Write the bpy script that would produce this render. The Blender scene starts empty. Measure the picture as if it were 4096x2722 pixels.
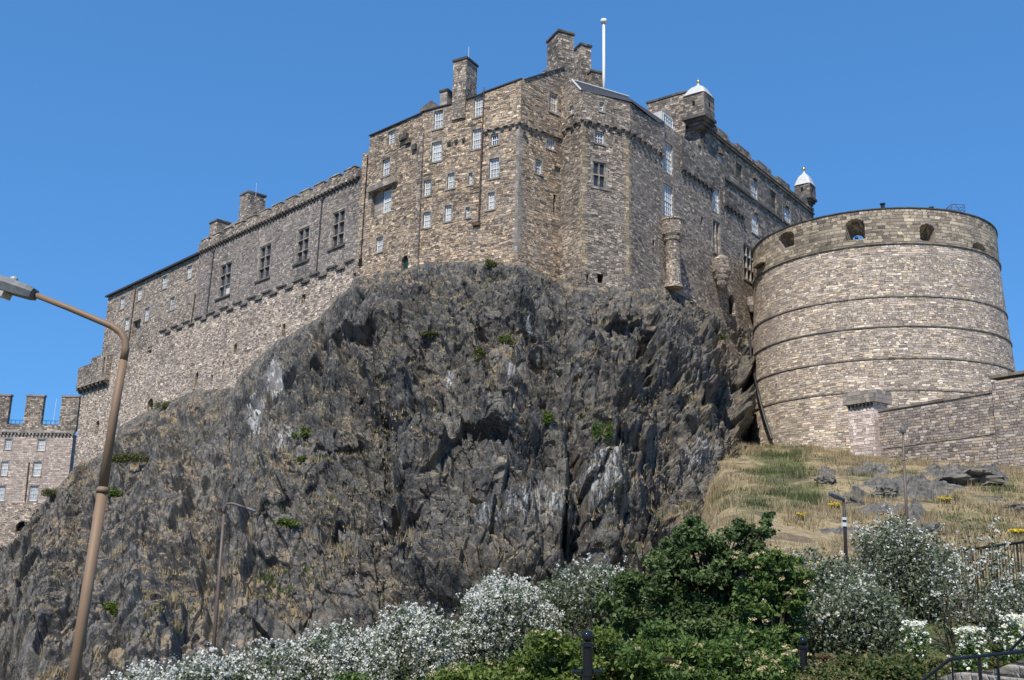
import bpy, math, random
import numpy as np
from mathutils import Vector, Matrix
from mathutils.geometry import delaunay_2d_cdt

random.seed(7)
RNG = np.random.default_rng(7)
SC = bpy.context.scene
COL = SC.collection
R_ = math.radians

# ------------------------------------------------------------------ camera, sky, sun, exposure
IMW, IMH, FPX = 4096.0, 2722.0, 4131.0
CAM = np.array([0.0, 0.0, 1.6])
PITCH, ROLL = math.atan(982.0 / FPX), 0.020
_F = np.array([0, math.cos(PITCH), math.sin(PITCH)])
_R0 = np.array([1.0, 0, 0])
_U0 = np.array([0, -math.sin(PITCH), math.cos(PITCH)])
_R = _R0 * math.cos(ROLL) + _U0 * math.sin(ROLL)
_U = _U0 * math.cos(ROLL) - _R0 * math.sin(ROLL)
cd = bpy.data.cameras.new('camera')
cam = bpy.data.objects.new('camera', cd)
COL.objects.link(cam)
cam.matrix_world = Matrix(((_R[0], _U[0], -_F[0], CAM[0]), (_R[1], _U[1], -_F[1], CAM[1]),
                           (_R[2], _U[2], -_F[2], CAM[2]), (0, 0, 0, 1)))
cd.sensor_width = 36.0
cd.lens = 36.0 * FPX / IMW
cd.clip_end = 6000
SC.camera = cam

SUN_EL, SUN_H = R_(52), np.array([-0.30, -0.954])
w = bpy.data.worlds.new('World')
SC.world = w
w.use_nodes = True
nt = w.node_tree
sky = nt.nodes.new('ShaderNodeTexSky')
sky.sky_type = 'NISHITA'
sky.sun_disc = False
sky.sun_elevation = SUN_EL
sky.sun_rotation = math.atan2(SUN_H[0], SUN_H[1])
sky.altitude = 900
sky.air_density = 0.95
sky.dust_density = 0.15
sky.ozone_density = 2.6
bg = nt.nodes['Background']
bg.inputs['Strength'].default_value = 0.10
gm = nt.nodes.new('ShaderNodeGamma')
gm.inputs['Gamma'].default_value = .45
nt.links.new(sky.outputs[0], gm.inputs[0])
sc_ = nt.nodes.new('ShaderNodeVectorMath')
sc_.operation = 'MULTIPLY'
sc_.inputs[1].default_value = (.87, 2.15, 3.9)
nt.links.new(gm.outputs[0], sc_.inputs[0])
nt.links.new(sc_.outputs[0], bg.inputs[0])
sd = bpy.data.lights.new('sun', 'SUN')
sd.energy = 5.0
sd.angle = R_(0.5)
sd.color = (1.0, 0.935, 0.835)
so = bpy.data.objects.new('sun', sd)
COL.objects.link(so)
_s = Vector((SUN_H[0] * math.cos(SUN_EL), SUN_H[1] * math.cos(SUN_EL), math.sin(SUN_EL)))
so.rotation_euler = _s.to_track_quat('Z', 'Y').to_euler()
so.location = (-20, -60, 90)
SC.view_settings.view_transform = 'Standard'
SC.view_settings.look = 'None'
SC.view_settings.exposure = 0.0
SC.view_settings.gamma = 1.0
SC.cycles.max_bounces = 5
SC.cycles.use_denoising = True
SC.cycles.use_adaptive_sampling = True

# ------------------------------------------------------------------ measuring helpers (photograph pixels -> world)
def ray(x, y):
    a = (np.asarray(x, float) - IMW / 2) / FPX
    b = (IMH / 2 - np.asarray(y, float)) / FPX
    return _F + np.multiply.outer(a, _R) + np.multiply.outer(b, _U)
def at_depth(x, y, Y):
    d = ray(x, y)
    return CAM + d * (np.asarray(Y) / d[..., 1])[..., None]
def proj(P):
    q = np.asarray(P) - CAM
    f = q @ _F
    return IMW / 2 + FPX * (q @ _R) / f, IMH / 2 - FPX * (q @ _U) / f
def zoomer(x0, y0, s):
    return lambda x, y: (x0 + s * x, y0 + s * y)
Z1 = zoomer(1350, 50, .5102); Z2 = zoomer(350, 700, .5102); Z3 = zoomer(1400, 450, .5102)
Z4 = zoomer(2200, 50, .4675); Z5 = zoomer(2400, 600, .4464); ZB = zoomer(2896, 750, .7653)
ZL = zoomer(0, 1050, .7656); ZE = zoomer(3300, 1950, .4923); ZG = zoomer(3300, 1450, .4146)
ZX = zoomer(400, 1050, .3509); ZF = zoomer(0, 0, 1.7357)

class Face:
    """a vertical wall plane: plan point, direction along the wall, outward normal"""
    def __init__(s, p, t, n):
        s.p = np.array(p, float); s.t = np.array(t, float) / np.hypot(*t); s.n = np.array(n, float) / np.hypot(*n)
    def hit(s, x, y):
        d = ray(x, y)
        k = ((s.p - CAM[:2]) @ s.n) / (d[:2] @ s.n)
        return CAM + d * k
    def uz(s, x, y):
        h = s.hit(x, y)
        return float((h[:2] - s.p) @ s.t), float(h[2])
    def pt(s, u, z, d=0.0):
        q = s.p + s.t * u + s.n * d
        return (q[0], q[1], z)
    def rect(s, zm, x0, y0, x1, y1):
        xm, ym = (x0 + x1) / 2, (y0 + y1) / 2
        a, b = s.uz(*zm(x0, ym))[0], s.uz(*zm(x1, ym))[0]
        c, d = s.uz(*zm(xm, y1))[1], s.uz(*zm(xm, y0))[1]
        return (a, c, b, d)
    def poly(s, zm, pts):
        return [s.uz(*zm(*q)) for q in pts]
    def shifted(s, d):
        return Face(s.p + s.n * d, s.t, s.n)

# ------------------------------------------------------------------ object helpers
ORG = {}
def tag(o, label=None, cat=None, group=None, kind=None):
    if label: o['label'] = label
    if cat: o['category'] = cat
    if group: o['group'] = group
    if kind: o['kind'] = kind
    return o
def thing(name, loc, label, cat, group=None):
    o = bpy.data.objects.new(name, None)
    COL.objects.link(o)
    o.location = loc
    o.empty_display_size = 0.3
    ORG[o.name] = np.array(loc, float)
    return tag(o, label, cat, group)
def auto_uv(me):
    nl = len(me.loops)
    if not nl: return
    vi = np.empty(nl, np.int32); me.loops.foreach_get('vertex_index', vi)
    co = np.empty(len(me.vertices) * 3); me.vertices.foreach_get('co', co); co = co.reshape(-1, 3)
    nf = len(me.polygons)
    nr = np.empty(nf * 3); me.polygons.foreach_get('normal', nr); nr = nr.reshape(-1, 3)
    lt = np.empty(nf, np.int32); me.polygons.foreach_get('loop_total', lt)
    n = np.repeat(nr, lt, axis=0); p = co[vi]
    h = np.hypot(n[:, 0], n[:, 1]) + 1e-9
    side = np.abs(n[:, 2]) < .75
    u = np.where(side, (p[:, 0] * -n[:, 1] + p[:, 1] * n[:, 0]) / h, p[:, 0])
    v = np.where(side, p[:, 2], p[:, 1])
    lay = me.uv_layers.new(name='UVMap')
    lay.data.foreach_set('uv', np.stack([u, v], 1).ravel().astype(np.float32))
def link_mesh(name, me, mat, parent, org):
    o = bpy.data.objects.new(name, me)
    COL.objects.link(o)
    if mat is not None and not len(me.materials): me.materials.append(mat)
    ORG[o.name] = np.array(org, float)
    if parent is not None:
        o.parent = parent
        o.location = ORG[o.name] - ORG[parent.name]
    else:
        o.location = org
    return o
class MB:
    """collects world-space faces that become ONE mesh object"""
    def __init__(s): s.v = []; s.f = []; s.uv = None
    def poly(s, *pts):
        k = len(s.v); s.v.extend([tuple(map(float, p)) for p in pts]); s.f.append(tuple(range(k, k + len(pts))))
    def hexa(s, a):
        for q in ((0, 1, 2, 3), (7, 6, 5, 4), (0, 4, 5, 1), (1, 5, 6, 2), (2, 6, 7, 3), (3, 7, 4, 0)):
            s.poly(*[a[i] for i in q])
    def box(s, fc, u0, z0, u1, z1, d0, d1):
        s.hexa([fc.pt(u0, z0, d0), fc.pt(u1, z0, d0), fc.pt(u1, z1, d0), fc.pt(u0, z1, d0),
                fc.pt(u0, z0, d1), fc.pt(u1, z0, d1), fc.pt(u1, z1, d1), fc.pt(u0, z1, d1)])
    def prism(s, plan, z0, z1, top=True, bottom=True, inset=0.0):
        n = len(plan)
        c = np.mean(np.array(plan), 0)
        up = [tuple(c + (np.array(p) - c) * (1 - inset)) for p in plan]
        for i in range(n):
            a, b = plan[i], plan[(i + 1) % n]; c_, d_ = up[(i + 1) % n], up[i]
            s.poly((a[0], a[1], z0), (b[0], b[1], z0), (c_[0], c_[1], z1), (d_[0], d_[1], z1))
        if top: s.poly(*[(p[0], p[1], z1) for p in up])
        if bottom: s.poly(*[(p[0], p[1], z0) for p in plan][::-1])
    def tube(s, pts, r, n=8, caps=True):
        pts = [np.array(p, float) for p in pts]
        rs = r if hasattr(r, '__len__') else [r] * len(pts)
        rings = []
        ref = None
        for i, p in enumerate(pts):
            a = pts[max(i - 1, 0)]; b = pts[min(i + 1, len(pts) - 1)]
            t = (b - a) / (np.linalg.norm(b - a) + 1e-9)
            if ref is None: ref = np.array([1.0, 0, 0]) if abs(t[0]) < .9 else np.array([0, 1.0, 0])
            e1 = ref - t * (ref @ t); e1 /= np.linalg.norm(e1); ref = e1
            e2 = np.cross(t, e1)
            rings.append([p + rs[i] * (math.cos(2 * math.pi * k / n) * e1 + math.sin(2 * math.pi * k / n) * e2) for k in range(n)])
        base = len(s.v)
        for rg in rings: s.v.extend([tuple(q) for q in rg])
        for i in range(len(rings) - 1):
            for k in range(n):
                a = base + i * n + k; b = base + i * n + (k + 1) % n
                s.f.append((a, b, b + n, a + n))
        if caps:
            s.f.append(tuple(base + k for k in range(n))[::-1])
            s.f.append(tuple(base + (len(rings) - 1) * n + k for k in range(n)))
    def lathe(s, c, prof, n=24, sq=0.0):
        base = len(s.v)
        for (r, z) in prof:
            for k in range(n):
                a = 2 * math.pi * k / n
                s.v.append((c[0] + r * math.cos(a), c[1] + r * math.sin(a), z))
        for i in range(len(prof) - 1):
            for k in range(n):
                a = base + i * n + k; b = base + i * n + (k + 1) % n
                s.f.append((a, b, b + n, a + n))
        s.f.append(tuple(base + k for k in range(n))[::-1])
        s.f.append(tuple(base + (len(prof) - 1) * n + k for k in range(n)))
    def slab(s, fc, outline, holes=(), thick=.7, rev=.45, off=0.0):
        """a wall of real thickness with openings cut through it"""
        loops = [list(outline)] + [([(h[0], h[1]), (h[2], h[1]), (h[2], h[3]), (h[0], h[3])] if not hasattr(h[0], '__len__') else list(h)) for h in holes]
        vs, es = [], []
        for lp in loops:
            k = len(vs); n = len(lp)
            vs += [Vector(p) for p in lp]; es += [(k + i, k + (i + 1) % n) for i in range(n)]
        V, E, T = delaunay_2d_cdt(vs, es, [], 0, 1e-5)[:3]
        def inside(p, lp):
            c = False; n = len(lp); j = n - 1
            for i in range(n):
                (xi, yi), (xj, yj) = lp[i], lp[j]
                if (yi > p[1]) != (yj > p[1]) and p[0] < (xj - xi) * (p[1] - yi) / (yj - yi) + xi: c = not c
                j = i
            return c
        base = len(s.v)
        s.v.extend([fc.pt(p[0], p[1], off) for p in V])
        for t in T:
            c = (sum(V[i][0] for i in t) / len(t), sum(V[i][1] for i in t) / len(t))
            if inside(c, loops[0]) and not any(inside(c, h) for h in loops[1:]):
                s.f.append(tuple(base + i for i in t))
        for k, lp in enumerate(loops):
            dep = thick if k == 0 else rev
            for i in range(len(lp)):
                a, b = lp[i], lp[(i + 1) % len(lp)]
                s.poly(fc.pt(a[0], a[1], off), fc.pt(b[0], b[1], off), fc.pt(b[0], b[1], off - dep), fc.pt(a[0], a[1], off - dep))
    def build(s, name, mat, parent=None, smooth=False):
        v = np.array(s.v, float)
        lo, hi = v.min(0), v.max(0)
        org = np.array([(lo[0] + hi[0]) / 2, (lo[1] + hi[1]) / 2, lo[2]])
        me = bpy.data.meshes.new(name)
        me.from_pydata(s.v, [], s.f)
        me.update()
        auto_uv(me)
        me.vertices.foreach_set('co', (v - org).ravel())
        me.update()
        if smooth:
            me.polygons.foreach_set('use_smooth', np.ones(len(me.polygons), bool))
        return link_mesh(name, me, mat, parent, org)
def big_mesh(name, verts, faces, mat, parent=None, attrs=None, smooth=False, mats=None):
    """numpy arrays -> one mesh; faces (n,4) or (n,3)"""
    verts = np.asarray(verts, float)
    lo, hi = verts.min(0), verts.max(0)
    org = np.array([(lo[0] + hi[0]) / 2, (lo[1] + hi[1]) / 2, lo[2]])
    me = bpy.data.meshes.new(name)
    n, k = faces.shape
    me.vertices.add(len(verts)); me.vertices.foreach_set('co', (verts - org).ravel().astype(np.float32))
    me.loops.add(n * k); me.loops.foreach_set('vertex_index', faces.ravel().astype(np.int32))
    me.polygons.add(n)
    me.polygons.foreach_set('loop_start', (np.arange(n) * k).astype(np.int32))
    me.polygons.foreach_set('loop_total', np.full(n, k, np.int32))
    for an, (dom, arr) in (attrs or {}).items():
        a = me.attributes.new(an, 'FLOAT', dom); a.data.foreach_set('value', arr.astype(np.float32))
    me.update(calc_edges=True)
    me.polygons.foreach_set('use_smooth', np.full(n, smooth, bool))
    return link_mesh(name, me, mat, parent, org)

# ------------------------------------------------------------------ materials
def new_mat(name):
    m = bpy.data.materials.new(name); m.use_nodes = True
    nt = m.node_tree
    return m, nt, nt.nodes['Principled BSDF']
class NG:
    def __init__(s, nt): s.nt = nt
    def n(s, typ, **kw):
        o = s.nt.nodes.new(typ)
        for k, v in kw.items():
            if k.startswith('i_'):
                o.inputs[k[2:].replace('_', ' ')].default_value = v
            else: setattr(o, k, v)
        return o
    def l(s, a, b): s.nt.links.new(a, b)
    def math(s, op, a, b=None, c=None, clamp=False):
        o = s.nt.nodes.new('ShaderNodeMath'); o.operation = op; o.use_clamp = clamp
        for i, q in enumerate((a, b, c)):
            if q is None: continue
            if isinstance(q, (int, float)): o.inputs[i].default_value = q
            else: s.l(q, o.inputs[i])
        return o.outputs[0]
    def mix(s, fac, a, b, mode='MIX'):
        o = s.nt.nodes.new('ShaderNodeMix'); o.data_type = 'RGBA'; o.blend_type = mode
        for q, idx in ((fac, 0), (a, 6), (b, 7)):
            if isinstance(q, (int, float)): o.inputs[idx].default_value = q
            elif isinstance(q, tuple): o.inputs[idx].default_value = (*q, 1) if len(q) == 3 else q
            else: s.l(q, o.inputs[idx])
        return o.outputs[2]
    def ramp(s, fac, stops, interp='LINEAR'):
        o = s.nt.nodes.new('ShaderNodeValToRGB'); o.color_ramp.interpolation = interp
        el = o.color_ramp.elements
        while len(el) < len(stops): el.new(0.5)
        for e, (p, c) in zip(el, stops):
            e.position = p; e.color = (*c, 1) if hasattr(c, '__len__') else (c, c, c, 1)
        s.l(fac, o.inputs[0])
        return o.outputs[0]
    def noise(s, vec, scale, detail=4, rough=.55, dim='3D'):
        o = s.nt.nodes.new('ShaderNodeTexNoise'); o.noise_dimensions = dim
        o.inputs['Scale'].default_value = scale; o.inputs['Detail'].default_value = detail; o.inputs['Roughness'].default_value = rough
        if vec is not None: s.l(vec, o.inputs['Vector'])
        return o.outputs['Fac']
    def mapping(s, vec, scale=(1, 1, 1), rot=(0, 0, 0), loc=(0, 0, 0)):
        o = s.nt.nodes.new('ShaderNodeMapping')
        o.inputs['Scale'].default_value = scale; o.inputs['Rotation'].default_value = rot; o.inputs['Location'].default_value = loc
        s.l(vec, o.inputs['Vector'])
        return o.outputs[0]
def stone_mat(name, pal, L=.66, h=.32, soot=.35, soot_col=(.062, .057, .052), joint=(.06, .05, .042), bump=.7, warp=.16, streak=.5, contrast=1.0, split=.55, jw=.04):
    """coursed masonry laid in wall metres (UV): rows of uneven stones, some split in two, each stone its own tone, soot in patches and runs"""
    m, nt, b = new_mat(name)
    g = NG(nt)
    uv = g.n('ShaderNodeUVMap', uv_map='UVMap').outputs[0]
    wn = g.n('ShaderNodeTexNoise', i_Scale=.8, i_Detail=3.0, noise_dimensions='2D'); g.l(uv, wn.inputs['Vector'])
    off = g.n('ShaderNodeVectorMath', operation='MULTIPLY_ADD')
    g.l(wn.outputs['Color'], off.inputs[0]); off.inputs[1].default_value = (warp * 4, warp * 3.2, 0); g.l(uv, off.inputs[2])
    sp = g.n('ShaderNodeSeparateXYZ'); g.l(off.outputs[0], sp.inputs[0])
    r = g.math('DIVIDE', sp.outputs[1], h); row = g.math('FLOOR', r); fr = g.math('FRACT', r)
    w1 = g.n('ShaderNodeTexWhiteNoise', noise_dimensions='1D'); g.l(row, w1.inputs['W'])
    ln = g.math('MULTIPLY_ADD', w1.outputs[0], L * .9, L * .55)
    jit = g.noise(uv, 1.7 / L * .5, 2, .5, '2D')
    c = g.math('ADD', g.math('DIVIDE', sp.outputs[0], ln), g.math('MULTIPLY_ADD', w1.outputs[0], 17.3, g.math('MULTIPLY', jit, 1.5)))
    cl = g.math('FLOOR', c); fc = g.math('FRACT', c)
    cv = g.n('ShaderNodeCombineXYZ'); g.l(cl, cv.inputs[0]); g.l(row, cv.inputs[1])
    w2 = g.n('ShaderNodeTexWhiteNoise', noise_dimensions='2D'); g.l(cv.outputs[0], w2.inputs['Vector'])
    issp = g.math('LESS_THAN', w2.outputs[0], split)
    f2 = g.math('MULTIPLY', fr, 2.0)
    half = g.math('MULTIPLY', g.math('FLOOR', f2), issp)
    frs = g.math('ADD', g.math('MULTIPLY', g.math('FRACT', f2), issp), g.math('MULTIPLY', fr, g.math('SUBTRACT', 1.0, issp)))
    hs = g.math('MULTIPLY_ADD', issp, -h * .5, h)
    cv2 = g.n('ShaderNodeCombineXYZ'); g.l(cl, cv2.inputs[0]); g.l(row, cv2.inputs[1]); g.l(half, cv2.inputs[2])
    w3 = g.n('ShaderNodeTexWhiteNoise', noise_dimensions='3D'); g.l(cv2.outputs[0], w3.inputs['Vector'])
    sep = g.n('ShaderNodeSeparateColor'); g.l(w3.outputs['Color'], sep.inputs[0])
    dx = g.math('MULTIPLY', g.math('MINIMUM', fc, g.math('SUBTRACT', 1.0, fc)), ln)
    dz = g.math('MULTIPLY', g.math('MINIMUM', frs, g.math('SUBTRACT', 1.0, frs)), hs)
    fine = g.noise(uv, 6.0, 5, .65, '2D')
    d = g.math('ADD', g.math('MINIMUM', dx, dz), g.math('MULTIPLY_ADD', fine, .05, -.025))
    edge = g.ramp(d, [(0.0, 0.0), (jw, 1.0)])
    col = g.ramp(sep.outputs[0], [(i / len(pal), q) for i, q in enumerate(pal)], 'CONSTANT')
    val = g.math('MULTIPLY_ADD', sep.outputs[1], .6 * contrast, 1 - .3 * contrast)
    val = g.math('MULTIPLY', val, g.math('MULTIPLY_ADD', fine, .8, .6))
    mul = g.n('ShaderNodeVectorMath', operation='SCALE'); g.l(col, mul.inputs[0]); g.l(val, mul.inputs['Scale'])
    pos = g.n('ShaderNodeNewGeometry').outputs['Position']
    big = g.ramp(g.noise(pos, .21, 5, .6), [(.50, 0), (.60, 1)])
    col = g.mix(g.math('MULTIPLY', big, .38), mul.outputs[0], (.34, .29, .255))
    col = g.mix(edge, joint, col)
    s1 = g.noise(pos, .11, 7, .65)
    s2 = g.noise(g.mapping(pos, (1.1, 1.1, .1)), 1.0, 4, .6)
    sm = g.math('ADD', g.math('MULTIPLY', s1, 1 - streak * .5), g.math('MULTIPLY', s2, streak * .5))
    sm = g.math('ADD', sm, g.math('MULTIPLY_ADD', sep.outputs[2], .22, -.11))
    lo = .66 - soot * .42
    sfac = g.ramp(sm, [(lo, 0.0), (lo + .16, 1.0)])
    col = g.mix(g.math('MULTIPLY', sfac, .72), col, soot_col)
    g.l(col, b.inputs['Base Color'])
    b.inputs['Roughness'].default_value = .93
    b.inputs['Specular IOR Level'].default_value = .2
    hgt = g.math('ADD', g.math('MULTIPLY', edge, .6), g.math('MULTIPLY', g.math('ADD', sep.outputs[2], fine), .45))
    bp = g.n('ShaderNodeBump', i_Strength=bump, i_Distance=.14); g.l(hgt, bp.inputs['Height'])
    g.l(bp.outputs[0], b.inputs['Normal'])
    return m
def plain_mat(name, col, rough=.6, spec=.4, metal=0.0, var=.25, scale=3.0):
    m, nt, b = new_mat(name)
    g = NG(nt)
    pos = g.n('ShaderNodeTexCoord').outputs['Object']
    f = g.noise(pos, scale, 5, .6)
    a = tuple(c * (1 - var) for c in col); c2 = tuple(min(1, c * (1 + var)) for c in col)
    g.l(g.ramp(f, [(.3, a), (.7, c2)]), b.inputs['Base Color'])
    b.inputs['Roughness'].default_value = rough; b.inputs['Specular IOR Level'].default_value = spec; b.inputs['Metallic'].default_value = metal
    return m

TAN = [(0.615, 0.465, 0.312), (0.488, 0.371, 0.262), (0.721, 0.569, 0.412), (0.318, 0.251, 0.195), (0.594, 0.439, 0.284), (0.18, 0.151, 0.128), (0.551, 0.444, 0.351), (0.403, 0.287, 0.189)]
BROWN = [(0.451, 0.366, 0.285), (0.586, 0.481, 0.373), (0.305, 0.256, 0.212), (0.488, 0.403, 0.322), (0.207, 0.181, 0.158), (0.647, 0.537, 0.424), (0.378, 0.305, 0.253)]
GREYB = [(0.374, 0.323, 0.286), (0.275, 0.243, 0.22), (0.495, 0.415, 0.347), (0.22, 0.197, 0.185), (0.429, 0.345, 0.275), (0.33, 0.28, 0.248)]
PALE = [(0.704, 0.579, 0.452), (0.561, 0.459, 0.361), (0.814, 0.678, 0.542), (0.418, 0.339, 0.277), (0.66, 0.525, 0.378), (0.341, 0.278, 0.225), (0.616, 0.493, 0.429), (0.242, 0.202, 0.175)]
BATT = [(0.713, 0.6, 0.47), (0.572, 0.476, 0.375), (0.81, 0.692, 0.549), (0.454, 0.373, 0.313), (0.691, 0.541, 0.364), (0.562, 0.455, 0.403), (0.756, 0.638, 0.515), (0.367, 0.309, 0.263)]
DARKS = [(0.246, 0.214, 0.178), (0.174, 0.155, 0.134), (0.334, 0.283, 0.221), (0.138, 0.124, 0.113), (0.42, 0.348, 0.27)]
PINK = [(.56, .45, .38), (.49, .40, .345), (.61, .51, .43), (.42, .34, .30), (.53, .45, .38)]
M = {}
M['tan'] = stone_mat('tan_rubble', TAN, .58, .31, soot=.27)
M['brown'] = stone_mat('brown_rubble', BROWN, .56, .31, soot=.37)
M['grey_ashlar'] = stone_mat('grey_squared_rubble', GREYB, .55, .36, soot=.28, joint=(.10, .09, .08), warp=.08)
M['pale'] = stone_mat('pale_rubble', PALE, .62, .34, soot=.23)
M['drum'] = stone_mat('drum_coursed_stone', BATT, .66, .30, soot=.18, joint=(.13, .105, .08), warp=.07, split=.5)
M['drum_top'] = stone_mat('parapet_ashlar', [(.50, .41, .295), (.39, .32, .235), (.57, .475, .345), (.29, .24, .185)], .95, .46, soot=.27, warp=.03, split=.15)
M['dark'] = stone_mat('sooty_ashlar', DARKS, .8, .42, soot=.36, warp=.04, split=.2)
M['chimney'] = stone_mat('chimney_stone', BROWN, .55, .36, soot=.42, warp=.05, split=.2)
M['pink'] = stone_mat('pinkish_ashlar', PINK, .8, .38, soot=.03, joint=(.28, .22, .18), warp=.03, split=.15)
M['retain'] = stone_mat('retaining_wall_stone', [(.46, .39, .335), (.38, .32, .28), (.54, .465, .39), (.32, .27, .24), (.50, .395, .285), (.27, .235, .21)], .7, .30, soot=.20, warp=.03, split=.2)
M['dressed'] = stone_mat('dressed_margin_stone', [(.34, .295, .25), (.40, .35, .295), (.28, .25, .215)], .9, .5, soot=.24, joint=(.15, .13, .11), bump=.3, warp=.02, split=.0)
M['quoin'] = stone_mat('corner_stone', [(.48, .37, .235), (.40, .31, .205), (.54, .435, .30), (.30, .245, .18)], 1.1, .42, soot=.2, bump=.3, warp=.02, split=.0)
M['darktrim'] = stone_mat('dark_trim_stone', [(.11, .10, .088), (.15, .132, .112), (.08, .074, .068)], .9, .4, soot=.3, bump=.3, warp=.02, split=.0)
M['band'] = stone_mat('weathered_band_stone', [(.27, .225, .175), (.21, .18, .145), (.33, .275, .21)], 1.0, .4, soot=.2, bump=.3, warp=.02, split=.0)
M['white'] = plain_mat('white_paint', (.78, .78, .76), .5, .4, var=.06)
M['pier'] = stone_mat('pale_pier_stone', [(.74, .62, .54), (.66, .55, .47), (.80, .68, .60), (.58, .475, .405)], .8, .38, soot=.0, joint=(.4, .33, .28), warp=.02, split=.1)
M['slate'] = plain_mat('slate', (.055, .055, .06), .7, .3, var=.35, scale=4)
M['lead'] = plain_mat('pale_lead', (.57, .56, .53), .5, .4, var=.10, scale=1.5)
M['gold'] = plain_mat('gilding', (.85, .55, .16), .3, .5, metal=.9, var=.1)
M['iron'] = plain_mat('black_iron', (.018, .018, .02), .35, .5, var=.3)
M['gloss_black'] = plain_mat('gloss_black_paint', (.010, .011, .014), .16, .6, var=.2)
M['rust'] = plain_mat('rusty_pipe', (.13, .075, .045), .7, .3, var=.5, scale=2)
M['brownpost'] = plain_mat('brown_painted_steel', (.235, .15, .09), .6, .45, var=.10, scale=1.2)
M['darkpost'] = plain_mat('dark_painted_steel', (.045, .035, .033), .5, .4, var=.2)
M['green_door'] = plain_mat('green_door_paint', (.012, .05, .042), .5, .4, var=.3)
M['concrete'] = plain_mat('concrete', (.21, .195, .17), .95, .1, var=.22, scale=1.2)
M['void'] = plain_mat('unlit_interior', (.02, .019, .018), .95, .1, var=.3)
M['blind'] = plain_mat('pale_blind', (.62, .62, .60), .8, .2, var=.08)
M['pipe_lead'] = plain_mat('grey_pipe', (.09, .09, .092), .6, .3, var=.25)
def glass_mat(name, col, rough):
    m, nt, b = new_mat(name)
    g = NG(nt)
    pos = g.n('ShaderNodeTexCoord').outputs['Object']
    f = g.noise(pos, 1.3, 2, .5)
    g.l(g.ramp(f, [(.35, tuple(c * .55 for c in col)), (.65, col)]), b.inputs['Base Color'])
    b.inputs['Roughness'].default_value = rough
    b.inputs['Specular IOR Level'].default_value = .8
    return m
M['glass_dark'] = glass_mat('dark_window_glass', (.16, .18, .21), .1)
M['glass_blind'] = glass_mat('window_glass_with_blind', (.66, .66, .63), .3)
M['glass'] = glass_mat('window_glass', (.52, .53, .53), .15)
M['darkglass'] = glass_mat('leaded_glass', (.05, .055, .065), .25)

# ------------------------------------------------------------------ windows and wall trimmings
WIN_MESH = []
def window(parent, fc, r, cols=3, rows=4, depth=.32, surround=True, sill=True, kind='sash', margin=.22, off=0.0, glass='glass'):
    u0, z0, u1, z1 = r
    d = off - depth
    mb = MB(); mb.poly(fc.pt(u0, z0, d), fc.pt(u1, z0, d), fc.pt(u1, z1, d), fc.pt(u0, z1, d))
    if glass == 'glass': glass = random.choice(['glass', 'glass', 'glass_blind', 'glass_dark', 'glass_blind'])
    wobj = mb.build('window', M[glass], parent)
    fm = MB()
    if kind == 'sash':
        fw = .13; bw = .045
        ws, hs = u1 - u0, z1 - z0
        if ws < .7: fw = .09
        fm.box(fc, u0, z0, u0 + fw, z1, d + .003, d + .09); fm.box(fc, u1 - fw, z0, u1, z1, d + .003, d + .09)
        fm.box(fc, u0 + fw, z0, u1 - fw, z0 + fw * 1.3, d + .003, d + .088); fm.box(fc, u0 + fw, z1 - fw, u1 - fw, z1, d + .003, d + .088)
        zm = (z0 + z1) / 2
        fm.box(fc, u0 + fw, zm - .05, u1 - fw, zm + .05, d + .003, d + .085)
        for i in range(1, cols):
            u = u0 + fw + (ws - 2 * fw) * i / cols
            fm.box(fc, u - bw / 2 - .008, z0 + fw, u + bw / 2 + .008, z1 - fw, d + .003, d + .06)
        for j in range(1, rows):
            if rows % 2 == 0 and j == rows // 2: continue
            z = z0 + hs * j / rows
            fm.box(fc, u0 + fw, z - bw / 2, u1 - fw, z + bw / 2, d + .003, d + .055)
        fm.build('frame', M['white'], wobj)
    elif kind == 'mullion':
        fw = .16
        ws, hs = u1 - u0, z1 - z0
        fm.box(fc, u0, z0, u0 + fw, z1, d + .003, off - .06); fm.box(fc, u1 - fw, z0, u1, z1, d + .003, off - .06)
        fm.box(fc, u0 + fw, z0, u1 - fw, z0 + fw, d + .003, off - .065); fm.box(fc, u0 + fw, z1 - fw, u1 - fw, z1, d + .003, off - .065)
        for i in range(1, cols):
            u = u0 + ws * i / cols
            fm.box(fc, u - fw / 2, z0 + fw, u + fw / 2, z1 - fw, d + .003, off - .07)
        for j in range(1, rows):
            z = z0 + hs * j / rows
            fm.box(fc, u0 + fw, z - fw / 2, u1 - fw, z + fw / 2, d + .003, off - .075)
        fm.build('mullion', M['dressed'], wobj)
    if surround:
        q = MB(); m_ = margin
        q.box(fc, u0 - m_, z0 - m_ * .3, u0 - .005, z1 + m_, off - .2, off + .022); q.box(fc, u1 + .005, z0 - m_ * .3, u1 + m_, z1 + m_, off - .2, off + .022)
        q.box(fc, u0 - .005, z1 + .005, u1 + .005, z1 + m_ * 1.2, off - .2, off + .024)
        q.build('surround', M['dressed'], wobj)
    if sill:
        q = MB(); q.box(fc, u0 - margin - .04, z0 - .22, u1 + margin + .04, z0 - .004, off - .25, off + .10)
        q.build('sill', M['dressed'], wobj)
    return wobj
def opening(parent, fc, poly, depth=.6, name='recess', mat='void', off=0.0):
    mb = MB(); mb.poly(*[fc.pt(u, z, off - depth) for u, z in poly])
    return mb.build(name, M[mat], parent)
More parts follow.
